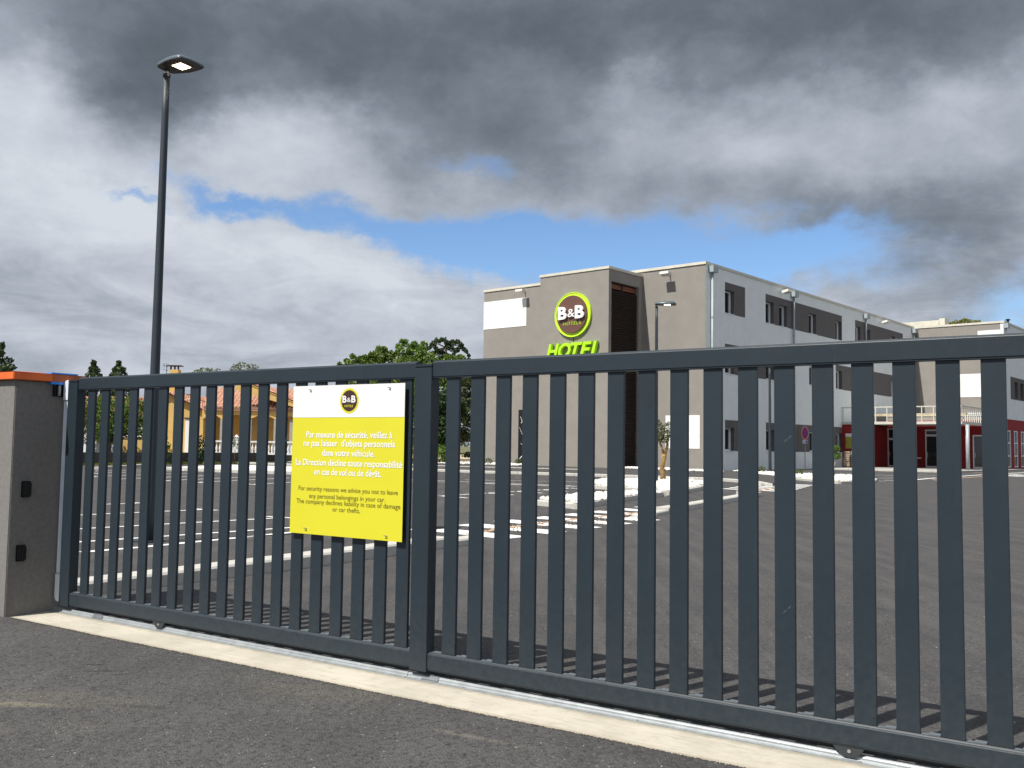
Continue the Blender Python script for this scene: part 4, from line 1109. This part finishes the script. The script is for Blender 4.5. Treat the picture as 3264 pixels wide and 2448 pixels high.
# treeline behind the car park (world x at about y = 80)
def ragged(base, tops, seed):
    rr = random.Random(seed); out = list(base)
    for (x_, z_, r_) in tops:
        out.append((x_, 0, z_ - r_ * .5, r_, r_, r_ * .75))
        for q in range(7):
            a = rr.uniform(0, PI); d = r_ * rr.uniform(.8, 1.15)
            out.append((x_ + math.cos(a) * d, rr.uniform(-.4, .4), z_ - r_ * .5 + math.sin(a) * d * .85, r_ * .26, r_ * .26, r_ * .24, r_ * r_ * .16))
    return out
TG = 'trees between the house and the hotel'
tree('broadleaf_tree', (-13.6, 84, 0), 8.4, ragged([(.3, 0, 5.0, 2.4, 2, 2.4)], [(-1.5, 8.25, .6), (-.6, 8.8, .8), (.5, 8.75, .8), (1.3, 9.0, .7)], 1), 8500, .25, 'leaf', 'low bushy green tree at the left end of the treeline', .2, group=TG)
tree('broadleaf_tree', (-11.0, 83, 0), 9, ragged([(0, 0, 5.2, 2.6, 2, 2.8)], [(-.5, 9.5, .85), (.5, 9.2, .7), (-1.3, 8.8, .7)], 2), 8500, .25, 'leaf', 'round crowned green tree second from the left in the treeline', .22, group=TG)
tree('broadleaf_tree', (-9.0, 82, 0), 10.4, ragged([(0, 0, 6.6, 1.9, 1.6, 2.2), (0, 0, 3.6, 2.6, 2, 2.4)], [(-.3, 10.0, .85), (.55, 9.5, .75), (1.25, 10.1, .42)], 3), 9500, .25, 'leafbright', 'bright green tree left of the dark layered cedar', .22, group=TG)
# cedar with drooping tiers
ced = thing('cedar_tree', 'dark cedar with drooping layered boughs beside the hotel', 'tree', (-5.9, 84, 0), 0, 'trees between the house and the hotel')
tm = MB(); tm.tube([(0, 0, 0), (0, 0, 6), (-.1, 0, 11)], [.35, .25, .06], 8)
lm = MB()
rc = random.Random(5)
for (x0_, z0_, L_, dr_) in ((-.5, 10.9, 1.0, .25), (.75, 10.8, .9, .35), (-1.3, 10.4, .8, .5), (1.3, 10.3, .9, .7), (.2, 10.2, 1.1, .2), (-.7, 9.8, 1.2, .35), (1.6, 9.2, 1.2, .35), (0, 9.4, 1.5, .3), (-1.5, 9.0, 1.2, .4), (1.2, 8.6, 1.4, .4), (0, 8.4, 1.9, .3), (-1.6, 7.6, 1.7, .4), (1.8, 7.2, 1.7, .4), (0, 6.9, 2.4, .3), (-1, 5.4, 2.6, .3), (1.2, 4.2, 2.6, .3), (-1.2, 3.0, 2.4, .3), (0, 1.9, 2.4, .3)):
    tm.tube([(0, 0, z0_ - .4), (x0_ * .6, 0, z0_ - .05), (x0_, 0, z0_ - .15)], [.08, .05, .03], 5)
    cl_ = []
    for q in range(9):
        f = q / 4 - 1; cl_.append((x0_ + f * L_ * .75, rc.uniform(-.6, .6), z0_ - .15 - abs(f) ** 1.6 * dr_ - rc.random() * .12, L_ * .17, .4, .15 + .12 * rc.random(), 1))
    leaves(lm, cl_, 620, .17, 0, .4)
tm.build('trunk', 'bark', ced); lm.build('crown', 'conifer', ced, fix=False)
tree('broadleaf_tree', (-6.3, 78, 0), 8.6, ragged([(0, 0, 5.4, 2.8, 1.8, 2.2), (0, 0, 3.0, 3.0, 1.6, 2.0)], [(-2.2, 8.3, 1.1), (-.6, 8.5, 1.3), (1.3, 8.1, 1.3), (2.4, 7.4, 1.0)], 4), 12500, .26, 'leaf', 'broad green tree in front of the cedar', .22, group='trees between the house and the hotel')
tree('conifer_bush', (-2.8, 72, 0), 7.2, [(random.uniform(-1.6, 1.6), random.uniform(-1, .6), .6 + q * .38, random.uniform(.7, 1.2), .6, .20, .5) for q in range(17) for _ in range(2)], 12000, .17, 'leafolive', 'dark hanging conifer close to the left edge of the hotel', .2, cat='tree', group='trees between the house and the hotel')
tree('broadleaf_tree', (-4.9, 70, 0), 5.6, rnd_clumps(9, 1.4, 1, 1.2, 5.2, .7, 1.1), 6500, .24, 'leafdark', 'dark leafy tree between two slats right of the notice board', .14, group='trees between the house and the hotel')
tree('garden_shrub', (-4.6, 63.5, 0), 1.6, [(0, 0, .75, .55, .5, .6), (.5, 0, .55, .4, .4, .45)], 700, .15, 'leafbright', 'bright green shrub under the dark trees beside the centre post', .04, cat='shrub', limbs=False)
tree('garden_shrub', (-6.6, 64.0, 0), 1.5, [(0, 0, .6, .6, .5, .6)], 600, .14, 'leafyel', 'yellow green shrub left of the centre post of the gate', .04, cat='shrub', limbs=False)
dk = MB()
for i in range(26):
    pass
tree('broadleaf_tree', (-.6, 86, 0), 7.6, rnd_clumps(8, 2.2, 1.4, 2, 7, 1.0, 1.5), 5200, .32, 'leafdark', 'dark tree partly hidden behind the left corner of the hotel', .2, group='trees between the house and the hotel')
# left: trees in front of the house garden
tree('garden_tree', (-26.5, 58, 0), 3.9, [(0, 0, 3.1, 1.1, .9, .8), (.9, 0, 2.7, .9, .8, .9), (-.7, 0, 2.4, .8, .8, .8), (.3, 0, 1.9, 1.2, .8, .8), (1.2, 0, 3.4, .7, .7, .6)], 5200, .15, 'leafyel', 'yellow green garden tree behind the leftmost slats', .09, group='garden trees by the yellow house')
tree('garden_tree', (-24.2, 57, 0), 3.9, [(0, 0, 3.0, 1.0, .9, .9), (.5, 0, 2.2, .9, .8, .9), (-.5, 0, 3.5, .6, .6, .5), (-.3, 0, 1.7, .7, .6, .6), (1.35, 0, 3.0, .8, .7, 1.0), (1.5, 0, 2.1, .7, .6, .7)], 8500, .15, 'leaf', 'rounded green garden tree just left of the tall lamp post', .09, group='garden trees by the yellow house')
def conifer(loc, h, r, label, n=2600, sz=.3):
    t = thing('conifer_tree', label, 'tree', loc, 0)
    MB().tube([(0, 0, 0), (0, 0, h * .96)], [.2, .03], 7).build('trunk', 'bark', t)
    lm = MB(); K = 15
    for i in range(K):
        f = i / (K - 1); z_ = h * (.12 + .86 * f); rr = r * (1 - f) ** .85 + .10
        for j in range(6):
            a = random.random() * 6.28
            leaves(lm, [(math.cos(a) * rr * .75, math.sin(a) * rr * .75, z_ - rr * .12, rr * .60 + .05, rr * .60 + .05, h * .025 + .08, 1)], max(8, int(n / K / 6 * (1.5 - f))), sz, 0, .3)
    lm.build('crown', 'conifer', t, fix=False); return t
conifer((-45.6, 84, 0), 9.8, 2.6, 'dark pointed conifer above the orange coping at the far left', 4200, .34)
conifer((-37.4, 84, 0), 8.3, 2.3, 'left of the two small green conifers beside the lamp post', 3800, .34)
conifer((-36.0, 86, 0), 8.5, 2.5, 'right of the two small green conifers beside the lamp post', 4000, .34)
tree('feathery_tree', (-27.6, 85, 0), 8.1, [(0, 0, 7.5, 1.3, 1, .45), (-.9, 0, 7.3, .6, .6, .3)], 420, .22, 'leafolive', 'thin feathery treetop left behind the house roof', .08, group='feathery treetops behind the house')
tree('feathery_tree', (-24.2, 85, 0), 8.6, [(0, 0, 7.9, 1.2, 1, .6), (1.0, 0, 7.6, .7, .6, .4)], 560, .22, 'leafolive', 'thin feathery treetop right behind the house roof', .08, group='feathery treetops behind the house')
tree('roadside_tree', (44.5, 92, 0), 14.4, [(0, 0, 13.6, .9, .8, .8), (-1.1, 0, 13.4, .7, .7, .8), (1.0, 0, 13.6, .8, .7, .7), (0, 0, 12.4, 1.8, 1, 1.0)], 2200, .34, 'leafyel', 'green treetop showing above the roof of the far hotel wing', .2, group=None)
# shrubs climbing at the low wall
tree('wall_shrub', (-19.7, 53.2, 0), 1.9, [(0, 0, 1.1, .35, .3, .8), (.25, 0, .8, .3, .3, .5)], 800, .13, 'leafbright', 'leafy shrub climbing the low wall by the house gable', .03, cat='shrub', limbs=False)
tree('wall_shrub', (-18.0, 54.6, 0), 1.6, [(0, 0, 1.0, .35, .3, .65), (.1, 0, .5, .25, .3, .4)], 700, .12, 'leafdark', 'darker shrub at the low wall under the porch arch', .03, cat='shrub', limbs=False)
tree('wall_shrub', (-16.5, 56.5, 0), 1.5, [(0, 0, 1.3, .3, .3, .35)], 160, .11, 'leafolive', 'thin browning sapling in front of the white balustrade', .03, cat='shrub', limbs=False)

# olive tree on the island
ol = thing('olive_tree', 'small olive tree with a gnarled golden trunk on the pebble island', 'tree', (5.60, 34.86, .10), 0)
tm = MB()
tm.tube([(.0, 0, -.05), (.02, .02, .25), (-.03, 0, .5), (.03, .02, .8), (.06, 0, 1.0)], [.115, .095, .10, .08, .085], 12)
tm.tube([(.05, 0, .95), (-.05, 0, 1.25), (-.17, .02, 1.55), (-.2, 0, 1.8)], [.06, .045, .03, .018], 8)
tm.tube([(.07, 0, .95), (.16, 0, 1.25), (.18, -.02, 1.6), (.15, 0, 1.9)], [.06, .045, .03, .018], 8)
for i, v_ in enumerate(tm.v):
    r_ = 1 + .22 * noise.noise((v_[0] * 14, v_[1] * 14, v_[2] * 11)); tm.v[i] = (v_[0] * r_, v_[1] * r_, v_[2])
tm.build('trunk', 'olivebark', ol, smooth=True)
lm = MB(); leaves(lm, [(-.18, 0, 1.95, .18, .2, .3, 1.4), (-.12, 0, 1.6, .17, .2, .16, 1.2), (.12, 0, 1.7, .17, .2, .2, 1), (.2, 0, 2.0, .18, .2, .2, .8), (.05, 0, 1.5, .18, .15, .1, .6)], 1500, .06); lm.build('crown', 'leafolive', ol, fix=False)

# clipped ball tree
bt = thing('ball_topiary', 'clipped tree with round green balls on leaning stems', 'tree', (16.16, 47.47, .08), 0)
tm = MB(); tm.tube([(0, 0, 0), (.08, 0, .5), (.16, 0, .85)], .014, 6); tm.tube([(0, 0, 0), (.0, 0, .7), (.12, 0, 1.2)], .014, 6); tm.tube([(0, 0, 0), (-.1, 0, .9), (-.12, 0, 1.7)], .014, 6)
tm.build('stem', 'sand', bt)
for (x_, z_, r_) in ((.18, .97, .20), (.14, 1.34, .19), (-.13, 1.76, .13)):
    lm = MB(); leaves(lm, [(x_, 0, z_, r_ * 1.15, r_ * 1.1, r_ * .85, 1)], 1500, .045); lm.build('leaf_ball', 'leafbright', bt, fix=False)

tuft_lab = ['small green tuft at the foot of the hotel left corner', 'small green tuft beside the striped service door', 'left small plant on the far white pebbles before the dark panel', 'right small plant on the far white pebbles before the dark panel', 'low plant beside the clipped ball tree', 'small plant at the foot of the slim lamp post', 'yellowing plant right of the slim lamp post']
for (x_, y_, s_), lb in zip(((-1.45, 61.68, 1.25), (.51, 63.04, 1.2), (14.3, 47.67, .8), (14.24, 46.61, .95), (15.0, 44.2, .8), (13.4, 50.5, 1.0), (14.3, 49.2, .9)), tuft_lab):
    t = thing('ground_plant', lb, 'plant', (x_, y_, .1), 0, 'small plants in the pebble beds')
    tm = MB(); tm.tube([(0, 0, 0), (.02, 0, .12 * s_)], .012, 5); tm.build('stem', 'bark', t)
    lm = MB(); leaves(lm, [(0, 0, .16 * s_, .2 * s_, .2 * s_, .16 * s_, 1)], 260, .07 * s_); lm.build('foliage', 'leafolive', t, fix=False)

# long grass verge along low wall
gv = MB()
for i in range(5000):
    f = random.random(); x_ = -22.3 + 9.5 * f; y_ = 48.2 + 15.0 * f; n_ = random.uniform(-.9, -.1)
    px_, py_ = x_ - n_ * -.85, y_ + n_ * .53
    h_ = random.uniform(.05, .16); a = random.random() * 3.14
    gv.add([(px_ - .03 * math.cos(a), py_ - .03 * math.sin(a), 0), (px_ + .03 * math.cos(a), py_ + .03 * math.sin(a), 0), (px_ + random.uniform(-.05, .05), py_, h_)], [(0, 1, 2)])
o = gv.build('verge_grass', 'leafyel', fix=False); tag(o, 'rough grass along the foot of the dark low wall', 'grass', kind='stuff')

# ------------------------------------------------------------------ LOW WALL, FENCE POSTS, HOUSE
A_ = Vector((-25.5, 43.7)); B_ = Vector((-12.3, 65.0)); dv = (B_ - A_); Lw = dv.length; aw = math.atan2(dv.y, dv.x)
lw = thing('low_block_wall', 'dark low concrete block wall between the car park and the yellow house', 'wall', (A_.x, A_.y, 0), aw)
bp = None
nb = int(Lw / .5)
for row in range(3):
    for k in range(nb + 1):
        x_ = k * .5 + (row % 2) * .25
        if bp is None:
            bp = MB().box(.004, .494, 0, .2, .003, .226).build('block', 'lowwall', lw); bp.location = (x_, 0, 0)
        else: share(bp, (x_, random.uniform(-.004, .004), row * .232 - .02), lw)
MB().box(-.1, Lw + .4, .03, .17, -.1, .66).build('wall_core', 'lowwall', lw)
for k, lb in ((4, 'thin green fence post left of the lamp post at the low wall'), (11, 'thin green fence post before the ochre gable wall')):
    fp = thing('fence_post', lb, 'post', (A_.x + dv.x * k / 24, A_.y + dv.y * k / 24 - .2, 0), aw, 'thin green fence posts at the low wall')
    MB().box(-.03, .03, -.03, .03, 0, 1.85 if k == 11 else 1.5).build('post', 'gate_dark', fp); MB().box(-.035, .035, -.035, .035, 1.85 if k == 11 else 1.5, 1.88 if k == 11 else 1.53).build('post_cap', 'black', fp)

hs = thing('yellow_house', 'single storey ochre house with clay tile roofs and an arched porch', 'house', (0, 66, 0), 0)
k66 = 66 / 60
k69 = 69.3 / 60
def cx_(x): return x * k69
def cz_(z): return 1.3 + (z - 1.3) * k69
def hx(x): return x * k66
def hz(z): return 1.3 + (z - 1.3) * k66
# left gable wing
gp = [(hx(-22.05), 0), (hx(-19.6), 0), (hx(-19.6), hz(3.35)), (hx(-22.0), hz(4.45)), (hx(-22.05), hz(4.45))]
MB().extr_y(gp, 0, 8).build('gable_wing', 'houseyellow', hs)
def tiled_slope(root, p0, p1, q0, q1, name='roof', rows=12, cols=24, m_='tile'):
    """roof slope with individually modelled courses; p0-p1 eave line, q0-q1 ridge line"""
    base = MB(); P0, P1, Q0, Q1 = [Vector(p) for p in (p0, p1, q0, q1)]
    base.quad(P0, P1, Q1, Q0); nrm = (P1 - P0).cross(Q0 - P0).normalized()
    if nrm.z < 0: nrm = -nrm
    base.quad(P0 - nrm * .12, P1 - nrm * .12, Q1 - nrm * .12, Q0 - nrm * .12); base.quad(P0, P1, P1 - nrm * .12, P0 - nrm * .12)
    rf = base.build(name, m_, root)
    tl = MB()
    for r in range(rows):
        for c in range(cols):
            f0, f1 = r / rows, (r + 1.12) / rows; g0 = (c + .06) / cols; g1 = (c + .94) / cols; gm = (g0 + g1) / 2
            def P(f, g, h): return (P0.lerp(P1, g)).lerp(Q0.lerp(Q1, g), min(f, 1)) + nrm * h
            j = random.uniform(-.01, .01)
            a0, a1, am = P(f0, g0, .01), P(f0, g1, .01), P(f0, gm, .10 + j)
            b0_, b1_, bm_ = P(f1, g0, .0), P(f1, g1, .0), P(f1, gm, .055 + j)
            tl.add([a0, am, a1, b0_, bm_, b1_], [(0, 1, 4, 3), (1, 2, 5, 4), (0, 2, 1)], 0 if random.random() < .7 else 1)
    t = tl.build('roof_tile', [m_, 'tile2'], rf, fix=False); t['kind'] = 'stuff'
    return rf
gxr = hx(-22.0); gzr = hz(4.48)
tiled_slope(hs, (hx(-19.3), -.3, hz(3.25)), (hx(-19.3), 8, hz(3.25)), (gxr, -.3, gzr), (gxr, 8, gzr), 'wing_roof', 10, 18)
tiled_slope(hs, (hx(-24.2), -.3, hz(3.3)), (hx(-24.2), 8, hz(3.3)), (gxr, -.3, gzr), (gxr, 8, gzr), 'wing_roof', 10, 18)
# main body behind porch
MB().box(hx(-19.6), hx(-11.5), 2.4, 8, 0, hz(3.3)).build('main_wall', 'houseyellow', hs)
tiled_slope(hs, (hx(-19.5), -.5, hz(3.50)), (hx(-11.2), -.5, hz(3.50)), (hx(-20.2), 4.6, hz(5.0)), (hx(-11.2), 4.6, hz(5.0)), 'main_roof', 13, 34, 'tile2')
# second gable rising behind the porch roof with a broad yellow rake
g2 = [(hx(-18.6), hz(3.6)), (hx(-13.0), hz(3.5)), (hx(-16.9), hz(5.15))]
MB().extr_y([(hx(-13.3), hz(3.45)), (hx(-13.3), hz(3.75)), (hx(-16.8), hz(5.12)), (hx(-17.4), hz(5.12)), (hx(-17.4), hz(4.6))], -.9, -.55).build('gable_rake', 'houseyellow', hs)
tiled_slope(hs, (hx(-13.1), -.95, hz(3.72)), (hx(-13.1), 5, hz(3.72)), (hx(-16.9), -.95, hz(5.20)), (hx(-16.9), 5, hz(5.20)), 'gable_roof', 12, 14)
# eave cornice, lintel and arches
MB().box(hx(-19.55), hx(-11.3), -.35, -.12, hz(3.36), hz(3.50)).build('cornice', 'hotelwhite', hs)
MB().box(hx(-19.55), hx(-11.3), -.45, -.36, hz(3.30), hz(3.37)).build('genoise_tiles', 'tile', hs)
def arch(xa, xb, zspring, ztop, name='porch_arch'):
    a = MB(); N = 10
    zt = hz(3.30)
    pts = [(xa + (xb - xa) * i / N, zspring + (ztop - zspring) * math.sin(PI * i / N)) for i in range(N + 1)]
    for (x0, z0), (x1, z1) in zip(pts, pts[1:]):
        a.extr_y([(x0, z0), (x1, z1), (x1, zt), (x0, zt)], -.30, 0)
    return a.build(name, 'houseyellow', hs)
arch(hx(-19.6), hx(-18.3), hz(2.7), hz(3.02)); arch(hx(-18.3), hx(-16.6), hz(2.75), hz(3.05)); arch(hx(-16.6), hx(-14.9), hz(2.75), hz(3.05)); arch(hx(-14.9), hx(-12.6), hz(2.7), hz(3.0))
for x_ in (-18.3, -16.6, -14.9, -13.9):
    MB().box(hx(x_) - .16, hx(x_) + .16, -.28, -.02, .1, hz(2.78)).build('porch_column', 'slab', hs)
wn = MB().box(hx(-15.5), hx(-15.0), 2.33, 2.39, hz(1.7), hz(2.65)).build('window', 'frame', hs); MB().box(hx(-15.42), hx(-15.08), 2.30, 2.325, hz(1.78), hz(2.57)).build('pane', 'glass', wn)
wn = MB().box(hx(-16.65), hx(-16.05), 2.33, 2.39, .1, hz(2.79)).build('door', 'frame', hs)
wn = MB().box(hx(-14.2), hx(-13.7), 2.33, 2.39, hz(1.7), hz(2.75)).build('window', 'frame', hs); MB().box(hx(-14.12), hx(-13.78), 2.30, 2.325, hz(1.78), hz(2.66)).build('pane', 'glass', wn)
# white corner column left
MB().box(hx(-20.62), hx(-20.35), -.35, -.02, 0, hz(2.72)).build('corner_column', 'hotelwhite', hs)
MB().box(hx(-20.7), hx(-20.3), -.40, -.01, hz(2.72), hz(2.82)).build('column_cap', 'lowwall', hs)
# chimney
ch = MB(); ch.box(cx_(-21.76), cx_(-21.22), 3, 3.6, hz(4.0), cz_(5.85)); chm = ch.build('chimney', 'houseyellow', hs)
MB().box(cx_(-21.9), cx_(-21.1), 2.9, 3.7, cz_(6.08), cz_(6.14)).build('chimney_cap', 'lowwall', chm)
for q in (-21.75, -21.5, -21.28): MB().box(cx_(q), cx_(q) + .1, 3.0, 3.1, cz_(5.85), cz_(6.08)).build('cap_leg', 'lowwall', chm)
an = thing('tv_antenna', 'thin television antenna beside the house chimney', 'antenna', (cx_(-22.05), 69.3, cz_(4.3)), 0)
MB().tube([(0, 0, 0), (0, 0, 2.15)], .022, 5).build('mast', 'black', an)
for z_ in (2.05, 1.75): MB().tube([(-.30, 0, z_ + .08), (.12, 0, z_ - .02)], .015, 4).build('boom', 'black', an)
for q in (-.28, -.16, -.05, .08): MB().tube([(q, 0, 1.98), (q, 0, 2.28)], .012, 4).build('element', 'black', an)
# balustrade
bl = thing('balustrade', 'white turned balustrade in front of the yellow house porch', 'balustrade', (0, 59.5, 0), 0)
MB().box(-19.5, -11.5, -.09, .09, 1.30, 1.40).build('handrail', 'hotelwhite', bl); MB().box(-19.5, -11.5, -.09, .09, .55, .66).build('plinth', 'hotelwhite', bl)
bz0 = None
k = 0; x_ = -19.35
while x_ < -11.6:
    if bz0 is None:
        t_ = MB(); t_.tube([(0, 0, .66), (0, 0, .70), (0, 0, .75), (0, 0, .87), (0, 0, 1.0), (0, 0, 1.12), (0, 0, 1.22), (0, 0, 1.30)], [.06, .06, .035, .075, .06, .03, .035, .055], 8)
        bz0 = t_.build('baluster', 'hotelwhite', bl, smooth=True); bz0.location = (x_, 0, 0)
    else: share(bz0, (x_, 0, 0), bl)
    x_ += .205
for x_ in (-17.3, -14.6):
    MB().box(x_ - .12, x_ + .12, -.12, .12, .55, 1.62).build('pier', 'hotelwhite', bl); MB().add([(x_ - .14, -.14, 1.62), (x_ + .14, -.14, 1.62), (x_ + .14, .14, 1.62), (x_ - .14, .14, 1.62), (x_, 0, 1.80)], [(0, 1, 4), (1, 2, 4), (2, 3, 4), (3, 0, 4), (3, 2, 1, 0)]).build('pier_finial', 'hotelwhite', bl)
# garden walls at far left
gwl = thing('garden_wall', 'ochre garden wall left of the lamp post behind the low wall', 'wall', (0, 60, 0), 0)
MB().box(-24.9, -21.9, -.1, .1, 0, 1.42).build('wall_panel', 'houseyellow', gwl); MB().box(-24.95, -21.85, -.13, .13, 1.42, 1.50).build('coping', 'tile', gwl)
gwl = thing('white_garden_gate', 'white slatted gate seen through the leftmost gate gaps', 'gate', (0, 59.6, 0), 0)
MB().box(-26.1, -25.0, -.04, .04, .55, 1.5).build('gate_leaf', 'hotelwhite', gwl); MB().box(-26.2, -26.1, -.08, .08, 0, 1.7).build('gate_post', 'hotelwhite', gwl)
gwl = thing('balcony_wall', 'grey and white garden wall at the far left behind the trees', 'wall', (0, 61, 0), 0)
MB().box(-29.5, -26.4, -.1, .1, 0, 1.15).build('wall_panel', 'hotellight', gwl); MB().box(-29.5, -26.4, -.14, .14, 1.15, 1.55).build('parapet', 'hotelwhite', gwl)
# pale house far left behind trees
h2 = thing('pale_house', 'pale house with a clay roof far left behind the garden trees', 'house', (-31, 76, 0), 0)
MB().box(-5, 5.5, 0, 8, 0, 3.6).build('wall', 'hotelwhite', h2)
tiled_slope(h2, (-5.4, -.4, 3.5), (5.9, -.4, 3.5), (-5.4, 4, 5.0), (5.9, 4, 5.0), 'roof', 10, 30)
# service things under the canopy
def hthing(n, l, c, x, y, z=.10): return thing(n, l, c, hw(x, y, z), AH)
tb = hthing('terrace_table', 'long narrow table under the entrance canopy', 'table', 3.6, 25.2)
MB().box(-.7, .75, -.35, .35, .72, .78).build('table_top', 'frame', tb)
for x_ in (-.6, .65):
    for y_ in (-.28, .28): MB().box(x_ - .02, x_ + .02, y_ - .02, y_ + .02, 0, .74).build('leg', 'black', tb)
pk = hthing('stone_pallet', 'wrapped pallet of stacked pale stone beside the red wall', 'pallet', 1.9, 18.8)
sb = None
for r in range(7):
    for c in range(3):
        o = MB().box(-.8 + c * .55 + random.uniform(-.03, .03), -.8 + c * .55 + .5, -.45, .45, .12 + r * .16, .12 + r * .16 + .13 - (.03 if c == 0 and r > 4 else 0)).build('stone_slab', 'wrap', pk)
MB().box(-.85, .85, -.5, .5, 0, .11).build('pallet_base', 'bark', pk)
